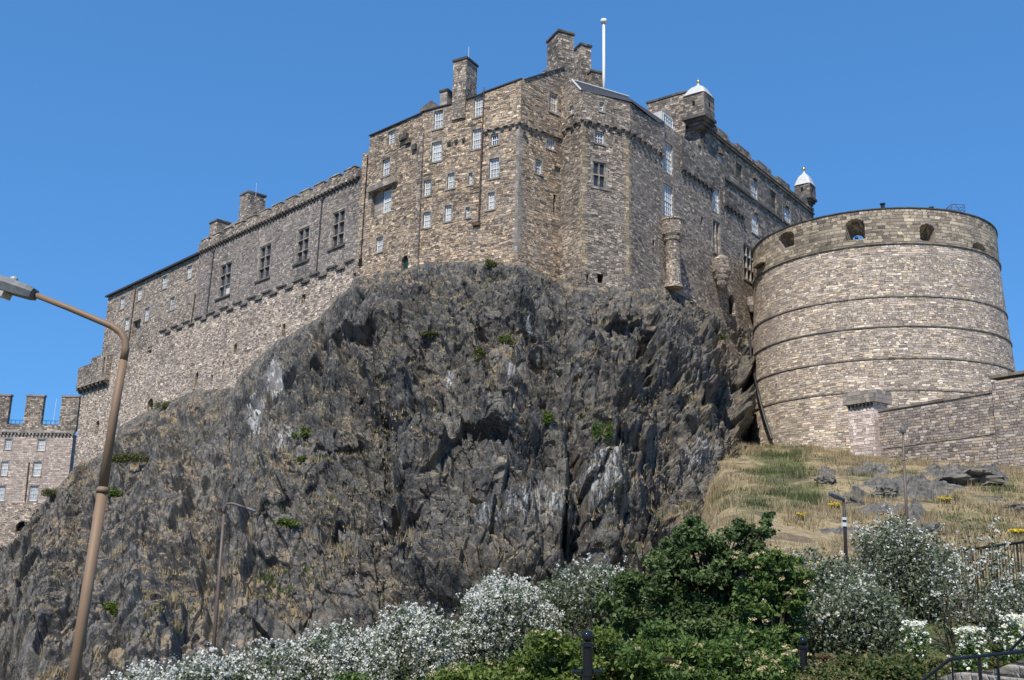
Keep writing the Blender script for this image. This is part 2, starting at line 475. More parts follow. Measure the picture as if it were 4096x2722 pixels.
def arch(r, n=7, k=.5):
    """rect (u0,z0,u1,z1) -> outline with an arched head"""
    u0, z0, u1, z1 = r
    h = (z1 - z0) * k if (z1 - z0) * k < (u1 - u0) else (u1 - u0) * .6
    c = (u0 + u1) / 2; a = (u1 - u0) / 2
    return [(u0, z0), (u1, z0)] + [(c + a * math.cos(math.pi * i / n), z1 - h + h * math.sin(math.pi * i / n)) for i in range(n + 1)]
def drainpipe(parent, fc, pts, r=.07, mat='rust', hopper=False, off=.12):
    mb = MB(); P = [np.array(fc.pt(*fc.uz(*p), off)) for p in pts]
    mb.tube(P, r, 8)
    n = max(2, int(np.linalg.norm(P[-1] - P[0]) / 2.2))
    for i in range(n):
        q = P[0] + (P[-1] - P[0]) * (i + .5) / n if len(P) == 2 else None
        if q is None: break
        mb.tube([q - (0, 0, .06), q + (0, 0, .06)], r * 1.35, 8)
    o = mb.build('drainpipe', M[mat], parent)
    if hopper:
        h = MB(); q = P[0]
        h.lathe(q, [(.09, q[2] - .35), (.28, q[2] + .15), (.30, q[2] + .40)], 8)
        h.build('rainwater_hopper', M[mat], o)
    return o
def chimney(parent, fc, u0, u1, z0, z1, d0, d1, mat='chimney', cap=.14, name='chimney', pots=0):
    mb = MB(); mb.box(fc, u0, z0, u1, z1, d1, d0)
    o = mb.build(name, M[mat], parent)
    c = MB(); c.box(fc, u0 - cap, z1 + .004, u1 + cap, z1 + .30, d1 - cap, d0 + cap)
    c.build('coping', M['darktrim'], o)
    for i in range(pots):
        p = MB(); u = u0 + (u1 - u0) * (i + .5) / pots
        q = fc.pt(u, z1, (d0 + d1) / 2); p.lathe(q, [(.16, z1 + .30), (.13, z1 + .8), (.15, z1 + .82), (.15, z1 + .9)], 10)
        p.build('chimney_pot', M['concrete'], o)
    return o
def corbel_row(parent, fc, us, z, w=.34, h=.5, out=.42, mat='dressed', off=0.0):
    """a row of projecting corbels, each one a part of its own"""
    for u in us:
        mb = MB()
        mb.hexa([fc.pt(u - w / 2, z - h, off - .1), fc.pt(u + w / 2, z - h, off - .1), fc.pt(u + w / 2, z, off - .1), fc.pt(u - w / 2, z, off - .1),
                 fc.pt(u - w / 2, z - h, off + out * .3), fc.pt(u + w / 2, z - h, off + out * .3), fc.pt(u + w / 2, z, off + out), fc.pt(u - w / 2, z, off + out)])
        mb.box(fc, u - w / 2 + .01, z - h * .5, u + w / 2 - .01, z - .003, off, off + out * .97)
        mb.build('corbel', M[mat], parent)
def quoins(parent, fa, ua, sa, z0, z1, mat='quoin', hgt=.42, off=0.0):
    """alternating long and short corner stones set 2 cm proud, on the face fa at ua running towards sa"""
    mb = MB(); z = z0; k = 0
    while z < z1 - .1:
        wdt = .75 if k % 2 else .42
        mb.box(fa, min(ua, ua + sa * wdt), z + .012, max(ua, ua + sa * wdt), min(z + hgt, z1) - .012, off - .1, off + .02)
        z += hgt; k += 1
    return mb.build('quoins', M[mat], parent)

# ------------------------------------------------------------------ the castle's wall planes
def chain(p, t, px):
    """walk from plan point p along t until the sight line through image column px"""
    d = ray(*px)[:2]
    t = np.array(t) / np.hypot(*t)
    A = np.array([[t[0], -d[0]], [t[1], -d[1]]])
    L = np.linalg.solve(A, -np.array(p))[0]
    return np.array(p) + t * L
C0 = at_depth(2076, 640, 120.0)[:2]
tA = (-.862, .507); tB = (-.71, .704); tH = (-.676, .737)
tC = (.76, .65); tDr = (.545, -.838); tD = (.906, .423); tE = (.60, .80)
A1 = chain(C0, tA, (1681, 760))
B1 = chain(A1, tB, (1446, 700))
H1 = chain(B1, tH, (801, 1000))
L1 = chain(H1, tH, (422, 1290))
D0 = chain(C0, tC, (2246, 560))
D1 = chain(D0, tDr, (2329, 700))
D2 = chain(D1, tD, (2515, 756))
E1 = chain(D2, tE, (3030, 1100))
def mkface(p, q):
    """u runs from p (left in the picture) to q"""
    t = np.array(q) - np.array(p); t /= np.hypot(*t)
    n = np.array([t[1], -t[0]])
    return Face(p, t, n), float(np.hypot(*(np.array(q) - np.array(p))))
FA, LA = mkface(A1, C0); FB, LB = mkface(B1, A1); FH, LH = mkface(H1, B1); FL, LL = mkface(L1, H1)
FC, LC = mkface(C0, D0); FR, LR = mkface(D0, D1); FD, LD = mkface(D1, D2); FE, LE = mkface(D2, E1)
for k, p in dict(C0=C0, A1=A1, B1=B1, H1=H1, L1=L1, D0=D0, D1=D1, D2=D2, E1=E1).items():
    print('PLAN', k, np.round(p, 1))
def back_body(mb, plan_pts, z0, z1, inset=.75):
    """closed mass behind the wall slabs; plan_pts counter-clockwise or not, pulled in by the slabs' thickness"""
    mb.prism(plan_pts, z0, z1)
def inward(face, u, d): return tuple(face.pt(u, 0, -d)[:2])
ZB0 = 12.0   # walls run down inside the rock

# =================================================================== tenement block (the bright gabled block on the crag)
blk = thing('castle_block', (C0[0], C0[1], 30), 'tall tan rubble block with many white sash windows at the top of the crag', 'castle building')
wall = MB()
topA = [FA.uz(*Z1(1465, 530)), FA.uz(*Z1(1160, 640)), FA.uz(*Z1(910, 720)), FA.uz(*Z1(640, 790))]
zA = [p[1] for p in topA]
zt = float(np.mean([zA[0], zA[1]]))
winA_up = [(FA.rect(Z1, 1072, 665, 1140, 815), 3, 4), (FA.rect(Z1, 757, 770, 825, 910), 3, 4)]
winA = [(FA.rect(Z1, 738, 1015, 816, 1168), 4, 4), (FA.rect(Z1, 1055, 915, 1125, 1070), 4, 4), (FA.rect(Z1, 1203, 953, 1260, 1040), 3, 2),
        (FA.rect(Z1, 1190, 1145, 1265, 1298), 3, 4), (FA.rect(Z1, 862, 1262, 913, 1380), 3, 4), (FA.rect(Z1, 1028, 1258, 1057, 1350), 1, 2),
        (FA.rect(Z1, 678, 1315, 730, 1437), 3, 4), (FA.rect(Z3, 1080, 628, 1133, 760), 3, 4), (FA.rect(Z3, 743, 730, 793, 855), 3, 4),
        (FA.rect(Z3, 906, 743, 938, 825), 1, 2), (FA.rect(Z3, 573, 782, 630, 903), 3, 4)]
zcorA = FA.uz(*Z1(1300, 900))[1]
uRight = FA.uz(*Z1(1150, 930))[0]
# lower face and the upper storey that oversails it on corbels at the right
wall.slab(FA, [(0, ZB0), (LA, ZB0), (LA, zcorA), (uRight, zcorA), (uRight, zt + .002), (FA.uz(*Z1(905, 700))[0], zA[2]), (0.0, zA[3]), ],
          [q[0] for q in winA] + [q[0] for q in winA_up], thick=.7)
wall.slab(FA, [(uRight + .004, zcorA + .003), (LA + .28, zcorA + .003), (LA + .28, zA[0]), (uRight + .004, zA[1] - .05)], [], thick=.9, off=.28)
for r, c, n in winA + winA_up: window(blk, FA, r, c, n)
corbel_row(blk, FA, [FA.uz(*Z1(x, y))[0] for x, y in ((1170, 940), (1230, 920), (1295, 903), (1357, 880), (1412, 868), (1462, 850))], zcorA, .42, .5, .42)
zc2 = FA.uz(*Z1(935, 1005))[1]
corbel_row(blk, FA, [FA.uz(*Z1(x, y))[0] for x, y in ((878, 1040), (935, 1015), (992, 1000))], zc2 + .1, .42, .5, .45)
# face C (turning right from the bright corner)
winC_up = [(FC.rect(Z1, 1650, 638, 1715, 790), 3, 4)]
winC = [(FC.rect(Z1, 1640, 915, 1700, 1070), 3, 4), (FC.rect(Z1, 1552, 1158, 1603, 1265), 3, 4)]
blindC = FC.rect(Z1, 1700, 1212, 1752, 1302)
slitC = FC.rect(Z3, 1594, 645, 1614, 790)
zC = FC.uz(*Z1(1500, 525))[1]; zC1 = FC.uz(*Z1(1755, 440))[1]
zcorC = zcorA
uc1 = FC.uz(*Z1(1615, 900))[0]
wall.slab(FC, [(0, ZB0), (LC, ZB0), (LC, zC1), (uc1 + .3, zC1 - 1.2), (uc1, zcorC), (0, zcorC)], [q[0] for q in winC] + [blindC, slitC], thick=.7)
wall.slab(FC, [(.0, zcorC + .003), (LC, zcorC + .003), (LC, zC1), (-.27, zA[0])], [q[0] for q in winC_up], thick=.7, off=.28)
for r, c, n in winC: window(blk, FC, r, c, n)
for r, c, n in winC_up: window(blk, FC, r, c, n, off=.28)
opening(blk, FC, [(blindC[0], blindC[1]), (blindC[2], blindC[1]), (blindC[2], blindC[3]), (blindC[0], blindC[3])], .25, 'blocked_window', 'dressed')
opening(blk, FC, [(slitC[0], slitC[1]), (slitC[2], slitC[1]), (slitC[2], slitC[3]), (slitC[0], slitC[3])], .4, 'slit_window')
corbel_row(blk, FC, [FC.uz(*Z1(x, y))[0] for x, y in ((1500, 860), (1530, 875), (1572, 893))], zcorC, .42, .5, .42)
# face B (left of the bright face)
zB0, zB1 = FB.uz(*Z1(200, 1110))[1], FB.uz(*Z1(590, 830))[1]
winB = [(FB.rect(Z3, 253, 365, 312, 497), 3, 4), (FB.rect(Z3, 203, 980, 255, 1095), 3, 4)]
recB = FB.rect(Z3, 168, 605, 322, 800)
doorB = FB.rect(Z3, 402, 1122, 456, 1240)
dormB = FB.rect(Z1, 398, 930, 450, 1030)
uB2 = FB.uz(*Z1(255, 985))[0]
zBm = FB.uz(*Z1(265, 970))[1]
wall.slab(FB, [(0, ZB0), (LB, ZB0), (LB, zB1), (uB2, zBm), (uB2 - .05, zB0), (0, zB0)], [q[0] for q in winB] + [recB, arch(doorB), dormB], thick=.7, rev=.65)
for r, c, n in winB: window(blk, FB, r, c, n, depth=.35)
window(blk, FB, dormB, 2, 3, depth=.3, sill=False)
rw = FB.rect(Z3, 246, 632, 322, 795)
opening(blk, FB, [(recB[0], recB[1]), (recB[2], recB[1]), (recB[2], recB[3]), (recB[0], recB[3])], .62, 'recess_back', 'dressed')
window(blk, FB, (rw[0], recB[1] + .1, recB[2], recB[3] - .3), 4, 4, depth=.52, surround=False, sill=False)
lin = MB(); lin.box(FB, recB[0] - .5, recB[3] + .02, recB[2] + 1.3, recB[3] + .75, -.2, .55); lin.box(FB, recB[0] - .3, recB[3] + .753, recB[2] + 1.0, recB[3] + 1.0, -.2, .32)
lin.build('lintel_slab', M['dressed'], blk)
dr = MB(); a = arch((doorB[0] + .04, doorB[1], doorB[2] - .04, doorB[3] - .04)); dr.slab(FB, a, [], thick=.08, off=-.42)
door = dr.build('door', M['green_door'], blk)
hd = MB(); q = FB.pt(doorB[2] - .25, doorB[1] + 1.0, -.40); hd.lathe(q, [(.04, q[2]), (.06, q[2] + .05), (.03, q[2] + .1)], 8); hd.build('handle', M['iron'], door)
# hanging corbelled remains near the top of face B
for (x, y, ww, hh, o_) in ((530, 985, 1.6, .8, .5), (560, 1015, 1.1, .6, .35), (610, 1060, .8, .8, .4), (650, 1100, .8, .6, .3)):
    u, z = FB.uz(*Z1(x, y)); hc = MB(); hc.box(FB, u - ww / 2, z - hh / 2, u + ww / 2, z + hh / 2, -.1, o_); hc.build('corbel_stump', M['darktrim'], blk)
bt_ = MB(); bt_.box(FA, -.35, FA.uz(*Z3(525, 1195))[1] - 1, .30, zA[3] - 3.2, -.2, .34); bt_.build('corner_buttress', M['brown'], blk)
# body and roof
zlo = 14.0
bk = [inward(FA, .8, .8), inward(FA, LA - .9, .8), inward(FC, LC - .4, .9), tuple(np.array(D0) + np.array([-2, 16])), tuple(np.array(A1) + np.array([3, 14])), inward(FB, .8, 12), inward(FB, .8, .8), inward(FB, LB - .2, .8)]
wall.prism(bk[:5], zlo, min(zA[0], zC1) - .9)
wall.prism([inward(FB, .5, 12), inward(FB, .5, .8), inward(FB, LB, .8), inward(FA, 2.4, .85), tuple(np.array(A1) + np.array([3, 14]))], zlo, min(zB0, zB1) - .5)
wall.build('wall', M['tan'], blk)
rf = MB()
def roof_strip(mb, fc, u0, u1, z0, z1, run, rise, over=.25, th=.16):
    a = [fc.pt(u0, z0, over), fc.pt(u1, z1, over), fc.pt(u1, z1 + rise, -run), fc.pt(u0, z0 + rise, -run)]
    b = [(p[0], p[1], p[2] + th) for p in a]
    mb.hexa([a[0], a[1], a[2], a[3], b[0], b[1], b[2], b[3]])
roof_strip(rf, FA, uRight - .3, LA + .3, zA[1] + .0, zA[0] + .02, 9, 1.5, .42)
roof_strip(rf, FA, FA.uz(*Z1(905, 700))[0], uRight - .33, zA[2] + .02, zA[1] + .02, 9, 1.5, .18)
roof_strip(rf, FA, -.1, FA.uz(*Z1(900, 700))[0] - .05, zA[3] + .02, zA[2] + .02, 9, 1.2, .18)
roof_strip(rf, FC, .35, LC, zA[0] + .12, zC1 + .02, 6, .5, .45)
roof_strip(rf, FB, uB2 - .1, LB - .12, zBm + .02, zB1 + .02, 9, 1.2, .22)
rf.build('roof', M['slate'], blk)
dm = MB()
dmr = FA.rect(Z1, 645, 735, 775, 790)
g0 = FA.pt(dmr[0], zA[3] + .2, -.1); 
dm.hexa([FA.pt(dmr[0], zA[3] + .15, 0), FA.pt(dmr[2], zA[3] + .35, 0), FA.pt((dmr[0] + dmr[2]) / 2 + .4, zA[3] + 1.5, -.1), FA.pt(dmr[0], zA[3] + .6, 0),
         FA.pt(dmr[0], zA[3] + .15, -4), FA.pt(dmr[2], zA[3] + .35, -4), FA.pt((dmr[0] + dmr[2]) / 2 + .4, zA[3] + 1.5, -4), FA.pt(dmr[0], zA[3] + .6, -4)])
dm.build('dormer_gable', M['darktrim'], blk)
# chimneys
r = FA.rect(Z1, 918, 385, 1008, 690)
chimney(blk, FA, r[0] - .1, r[2] + .15, zA[2] - 2.4, r[3], .25, -2.4)
r = FA.rect(Z1, 797, 612, 852, 735)
chimney(blk, FA, r[0], r[2], zA[3] - .5, r[3] - .1, -.2, -2.7, mat='dressed')
r = FC.rect(Z1, 1735, 150, 1850, 480)
FCH, _ = mkface(np.array(FC.pt(LC - 2.0, 0, -.3)[:2]), np.array(FC.pt(LC - 2.0, 0, -.3)[:2]) + FD.t)
ra = FCH.rect(Z1, 1733, 165, 1852, 500)
chb = chimney(blk, FCH, ra[0], ra[2], zA[0] - 2.5, ra[3], .0, -3.4)
rb = FCH.shifted(-3.2).rect(Z1, 1908, 265, 1988, 520)
chimney(blk, FCH.shifted(-3.2), rb[0], rb[2], zA[0] - 2.5, rb[3], .0, -3.0)
rc = FCH.shifted(-2.4).rect(Z1, 1985, 480, 2082, 560)
chimney(blk, FCH.shifted(-2.4), rc[0], rc[2], zA[0] - 2.5, rc[3], .2, -2.0)
# aerial on the tall chimney, pipes
ae = MB(); q = np.array(FA.shifted(-1.0).hit(*Z1(1027, 372))); ae.tube([q, q + (0, 0, 1.9)], .045, 6); ae.build('aerial', M['lead'], blk)
drainpipe(blk, FA, [Z1(1162, 600), Z3(1020, 860)], .075, 'rust', off=.40)
bt = MB()
for (x0, y0, x1, y1, zm) in ((1048, 1398, 1128, 1388, Z1), (1105, 845, 1150, 835, Z1)):
    a, b = FA.uz(*zm(x0, y0)), FA.uz(*zm(x1, y1)); bt.tube([FA.pt(a[0], a[1], .3), FA.pt(b[0], a[1] + .05, .4)], .07, 6)
a = FA.uz(*Z3(1020, 860)); bt.box(FA, a[0] - 1.0, a[1] - .45, a[0] + .1, a[1] + .05, 0.01, .32)
bt.build('pipe_bracket', M['rust'], blk)
drainpipe(blk, FB, [Z3(145, 335), Z3(88, 1165)], .07, 'iron', off=.12)
a = FB.uz(*Z3(84, 1168)); hb = MB(); hb.box(FB, a[0] - .35, a[1] - .7, a[0] + .35, a[1] + .4, .005, .12); hb.build('drain_hole', M['void'], blk)
quoins(blk, FA, LA, -1, FA.uz(*Z3(1285, 1100))[1], zcorA - .1, 'dressed', .5)
quoins(blk, FC, .0, 1, FA.uz(*Z3(1285, 1100))[1], zcorA - .1, 'dressed', .5)

# =================================================================== canted corner tower and its long right-hand wall
twr = thing('corner_tower', (D1[0], D1[1], 26), 'canted grey brown rubble tower with slate cap and long flank facing the round battery', 'castle building')
wall = MB()
zcD = FD.uz(*Z1(2060, 885))[1] + .1
ztD = FD.uz(*Z1(1925, 625))[1]
smallR = FR.rect(Z1, 1834, 738, 1866, 803)
smallD = FD.rect(Z1, 2046, 713, 2080, 782)
sashD = FD.rect(Z1, 2020, 935, 2092, 1028)
mulD = FD.rect(Z1, 2003, 1175, 2103, 1375)
zbaseD = FD.uz(*Z3(1900, 1262))[1]
wall.slab(FR, [(0, ZB0), (LR, ZB0), (LR, zcD), (0, zcD)], [], thick=.7)
wall.slab(FR, [(0, zcD + .003), (LR + .1, zcD + .003), (LR + .1, ztD), (0, ztD + .25)], [smallR], off=.3, thick=.9)
holes_low = [FD.rect(Z3, 1812, 1268, 1872, 1340), FD.rect(Z3, 1940, 1268, 1990, 1340)]
wall.slab(FD, [(0, ZB0), (LD, ZB0), (LD, zcD), (0, zcD)], [sashD, mulD] + holes_low, thick=.7, rev=.6)
wall.slab(FD, [(-.1, zcD + .003), (LD + .12, zcD + .003), (LD + .12, ztD), (-.1, ztD)], [smallD], off=.3, thick=.9)
window(twr, FD, sashD, 3, 4); window(twr, FD, mulD, 2, 2, kind='mullion', glass='darkglass', margin=.3)
window(twr, FD, smallD, 1, 2, off=.3, margin=.15); window(twr, FR, smallR, 1, 2, off=.3, margin=.12)
for h in holes_low: opening(twr, FD, [(h[0], h[1]), (h[2], h[1]), (h[2], h[3]), (h[0], h[3])], .58, 'drain_opening')
corbel_row(twr, FD, list(np.linspace(.35, LD - .35, 6)), zcD, .5, .55, .45)
corbel_row(twr, FR, list(np.linspace(.9, LR - .35, 3)), zcD, .45, .55, .45)
# flank E: bay at the left with oversailing storey, then the plain wall that drops in steps
uE1 = FE.uz(*Z4(955, 1100))[0]
def EU(zm, x, y): return FE.uz(*zm(x, y))
zE_top = EU(Z4, 1060, 1010)[1]
winE = [(FE.rect(Z4, 966, 1118, 1050, 1372), 5, 6), (FE.rect(Z5, 566, 318, 655, 602), 5, 6), (FE.rect(Z5, 1012, 345, 1070, 560), 4, 6), (FE.rect(Z4, 1268, 1140, 1298, 1232), 2, 4)]
slotE = FE.rect(Z5, 1015, 640, 1078, 930); mulE = FE.rect(Z5, 1290, 865, 1388, 1180)
archE = FE.rect(Z5, 1155, 1300, 1212, 1480); slitE = FE.rect(Z5, 472, 808, 492, 865); slitE2 = FE.rect(Z5, 905, 600, 925, 665)
blindE = FE.rect(Z5, 100, 1140, 355, 1235)
u_a = EU(Z5, 1120, 240)[0]; u_b = EU(Z5, 1290, 700)[0]
out = [(0, ZB0), (LE + 1.5, ZB0), (LE + 1.5, EU(Z5, 1380, 790)[1]), (u_b, EU(Z5, 1380, 790)[1] + .02), (u_b - .05, EU(Z5, 1290, 615)[1]), (u_a, EU(Z5, 1290, 615)[1] + .05), (u_a - .05, EU(Z4, 1390, 1232)[1]),
       (EU(Z4, 1215, 1095)[0], EU(Z4, 1215, 1100)[1]), (EU(Z4, 1210, 1095)[0], zE_top), (uE1 + .3, zE_top), (uE1 + .3, zcD), (0, zcD)]
wall.slab(FE, out, [q[0] for q in winE] + [slotE, mulE, arch(archE), slitE, slitE2], thick=.7, rev=.6)
wall.slab(FE, [(-.1, zcD + .003), (uE1 + .3, zcD + .003), (uE1 + .3, EU(Z4, 900, 900)[1]), (uE1 - 2.0, ztD), (-.1, ztD)], [], off=.3, thick=.9)
corbel_row(twr, FE, list(np.linspace(.5, uE1, 7)), zcD, .5, .55, .45)
# two more oversailing strips along the flank
zs1 = EU(Z5, 735, 170)[1]; us0, us1 = EU(Z5, 720, 150)[0], EU(Z5, 1005, 360)[0]
ub = MB()
ub.slab(FE, [(us0, zs1), (us1, zs1), (us1, zs1 + 3.3), (us0, zE_top - .1)], [], off=.3, thick=.35)
ub.build('oversailing_wall', M['dark'], twr)
corbel_row(twr, FE, list(np.linspace(us0 + .3, us1 - .2, 8)), zs1, .45, .55, .45, 'darktrim')
zs2 = EU(Z5, 1115, 490)[1]; ut0, ut1 = EU(Z5, 1105, 470)[0], EU(Z5, 1285, 620)[0]
ub = MB(); ub.slab(FE, [(ut0, zs2), (ut1, zs2), (ut1, zs2 + 1.6), (ut0, zs2 + 2.8)], [], off=.3, thick=.35); ub.build('oversailing_wall', M['dark'], twr)
corbel_row(twr, FE, list(np.linspace(ut0 + .3, ut1 - .2, 6)), zs2, .45, .55, .45, 'darktrim')
for r, c, n in winE: window(twr, FE, r, c, n, depth=.28, sill=False, margin=.3)
window(twr, FE, slotE, 2, 1, kind='mullion', glass='darkglass', depth=.5, margin=.25)
window(twr, FE, mulE, 3, 3, kind='mullion', glass='darkglass', depth=.45, margin=.35)
opening(twr, FE, arch(archE), .55, 'arched_recess')
for h in (slitE, slitE2): opening(twr, FE, [(h[0], h[1]), (h[2], h[1]), (h[2], h[3]), (h[0], h[3])], .5, 'slit_window')
# body
wall.prism([inward(FR, .1, .9), inward(FR, LR, .9) , inward(FD, .8, .9), inward(FD, LD - .9, .9), inward(FE, 1.0, .9), inward(FE, uE1, .9), inward(FE, uE1, 12), inward(FR, 0, 8)][2:], 14, ztD - .9)
wall.prism([inward(FE, uE1 - 1, .9), inward(FE, LE + 1.4, .9), inward(FE, LE + 1.4, 12), inward(FE, uE1 - 1, 12)], 14, EU(Z5, 1380, 790)[1] - .5)
wall.prism([inward(FE, uE1 - 1, .95), inward(FE, u_a - .2, .95), inward(FE, u_a - .2, 11), inward(FE, uE1 - 1, 11)], 20, EU(Z4, 1390, 1232)[1] - .5)
wall.build('wall', M['brown'], twr)
quoins(twr, FD, 0, 1, zbaseD, zcD - .1, 'quoin'); quoins(twr, FR, LR, -1, zbaseD, zcD - .1, 'quoin')
quoins(twr, FD, LD, -1, zbaseD + .5, zcD - .1, 'quoin'); quoins(twr, FE, 0, 1, zbaseD + .5, zcD - .1, 'quoin')
# slate cap with pale lead ridge
FRo = FR.shifted(.3)
uK, zK = FRo.uz(*Z4(188, 582)); zK0 = FRo.uz(*Z4(112, 602))[1]
sk = MB(); sk.slab(FR, [(0, ztD - .6), (LR + .1, ztD - .01), (LR + .1, ztD + .12), (uK, zK), (0, zK0)], [], off=.302, thick=.6)
sk.build('skew_gable', M['brown'], twr)
zt2 = ztD + .02
e = [None, np.array(FR.pt(LR + .25, zt2, .40)), np.array(FD.pt(LD + .3, zt2, .48)), np.array(FE.pt(uE1 - 1.6, zt2, .45)), np.array(FE.pt(uE1 + .4, EU(Z4, 900, 900)[1], .45))]
top1 = np.array(FRo.pt(uK, zK + .02, -.35))
top2 = np.array(FE.shifted(-2.4).hit(*Z4(672, 728)))
rf = MB()
rf.poly(e[1], e[2], top2, top1); rf.poly(e[2], e[3], top2); rf.poly(e[3], e[4], top2)
bk1 = np.array(FRo.pt(uK - .5, zK - 2.5, -9)); bk2 = np.array(FE.pt(uE1 + .4, zt2 - 2, -11))
rf.poly(e[4], bk2, top2); rf.poly(top1, top2, bk2, bk1)
rf.build('roof', M['slate'], twr)
rd = MB(); rd.tube([np.array(FRo.pt(LR + .1, ztD + .14, 0)), np.array(FRo.pt(uK, zK + .05, 0))], .13, 6); rd.tube([top1 + (0, 0, .05), top2 + (0, 0, .1)], .15, 6)
rd.build('ridge_flashing', M['lead'], twr)
# white dormer on the flank's roof
dr_ = FE.shifted(-.3)
rr = dr_.rect(Z4, 962, 885, 1050, 1030)
db = MB(); db.box(dr_, rr[0], rr[1] - .6, rr[2], rr[3] + .15, -2.2, -.06); dorm = db.build('dormer', M['lead'], twr)
window(dorm, dr_, (rr[0] + .1, rr[1] - .3, rr[2] - .1, rr[3] - .1), 4, 4, depth=-.02, surround=False, sill=False)
# round corbelled turrets hanging on the flank
def hang_turret(cx, y_top, y_bot, rpx, prof, name, mat='brown', zm=Z5):
    u, z1 = FE.uz(*zm(cx, y_top))
    sc = float(np.linalg.norm(np.array(FE.pt(u, 0)[:2]))) / FPX * .4464 * rpx
    fo = FE.shifted(sc * .62)
    u, z1 = fo.uz(*zm(cx, y_top)); z0 = fo.uz(*zm(cx, y_bot))[1]
    q = fo.pt(u, 0); mb = MB()
    mb.lathe(q, [(sc * a, z0 + (z1 - z0) * b) for a, b in prof], 20)
    return mb.build(name, M[mat], twr)
hang_turret(648, 628, 1225, 105, [(.9, -.02), (.72, .05), (.68, .10), (.64, .30), (.64, .62), (.70, .66), (.80, .68), (.84, .72), (1.0, .76), (1.0, .96), (1.06, .97), (1.06, 1.0), (.3, 1.02)], 'hanging_turret')
hang_turret(1085, 950, 1262, 88, [(.08, 0), (.3, .06), (.55, .16), (.58, .26), (.78, .34), (.80, .42), (1.0, .52), (1.0, .84), (1.02, .86), (.6, .95), (.1, 1.05)], 'hanging_turret')
hang_turret(1358, 1325, 1452, 44, [(.4, 0), (.9, .35), (1.0, .4), (1.0, .95), (.9, 1.0)], 'hanging_turret', 'dressed')

# =================================================================== palace range with cupola turrets (dark, behind the flank)
FP = FE.shifted(-.55)
pal = thing('palace_range', (FP.pt(25, 0, 0)[0], FP.pt(25, 0, 0)[1], 30), 'soot blackened battlemented palace range with two white domed corner turrets', 'castle building')
wall = MB()
uP0 = FP.uz(*Z4(1312, 1000))[0]; uP1 = FP.uz(*Z5(1905, 520))[0] + .3
zP = FP.uz(*Z4(1425, 990))[1]
zpb = FP.uz(*Z4(1425, 1050))[1]
winP = [(FP.rect(Z5, 1052, 62, 1096, 232), 3, 6), (FP.rect(Z5, 1356, 300, 1410, 462), 4, 6), (FP.rect(Z5, 1361, 595, 1415, 752), 4, 5), (FP.rect(Z5, 1640, 532, 1706, 640), 4, 4)]
nich = [FP.rect(Z5, 1222, 130, 1275, 260), FP.rect(Z5, 1530, 375, 1580, 520)]
wall.slab(FP, [(uP0, 18), (uP1, 18), (uP1, zpb), (uP0, zpb)], [q[0] for q in winP] + nich, thick=.5, rev=.4)
# left return of the palace range (paler gable with long chimney head)
pc = FP.pt(uP0, 0, 0)[:2]
FG, _ = mkface(np.array(pc) - np.array([.80, -.60]) * 9.0, np.array(pc))
gz0 = FG.uz(*Z4(1150, 700))[1]
gl = FG.uz(*Z4(835, 790)); gr = FG.uz(*Z4(1150, 690))
wall.slab(FG, [(gl[0], 20), (9.0, 20), (9.0, zpb), (gr[0], zpb), (gr[0] - .01, gr[1] - .2), (gl[0] + .0, gr[1] - .2)], [], thick=.6)
wall.prism([inward(FP, uP0 + .7, .7), inward(FP, uP1, .7), inward(FP, uP1, 11), inward(FP, uP0 + .7, 11)], 18, zpb - .3)
wall.build('wall', M['dark'], pal)
gb = MB(); gb.box(FG, gl[0], zpb - 6, gr[0] + .1, gr[1], -1.6, .05)
gbo = gb.build('gable_chimney', M['chimney'], pal)
gc = MB(); gc.box(FG, gl[0] - .2, gr[1] + .003, gr[0] + .3, gr[1] + .3, -1.8, .2); gc.build('coping', M['darktrim'], gbo)
for r, c, n in winP: window(pal, FP, r, c, n, depth=.2, margin=.3)
for h in nich: opening(pal, FP, [(h[0], h[1]), (h[2], h[1]), (h[2], h[3]), (h[0], h[3])], .25, 'blind_panel', 'darktrim')
# pediments with gilded coats of arms reduced to plain carved triangles
for (x, y, ww, gold) in ((1385, 250, 1.5, 0), (1395, 560, 1.5, 1), (1670, 500, 1.6, 1), (1075, 25, 1.5, 0)):
    u, z = FP.uz(*Z5(x, y)); pm = MB()
    a = [(u - ww / 2, z - .35), (u + ww / 2, z - .35), (u, z + .75)]
    pm.slab(FP, a, [], thick=.3, off=.28)
    po = pm.build('pediment', M['darktrim'], pal)
    gm = MB(); b = [(u - ww * .25, z - .2), (u + ww * .25, z - .2), (u, z + .35)]; gm.slab(FP, b, [], thick=.05, off=.31)
    gm.build('carved_shield', M['gold'] if gold else M['dressed'], po)
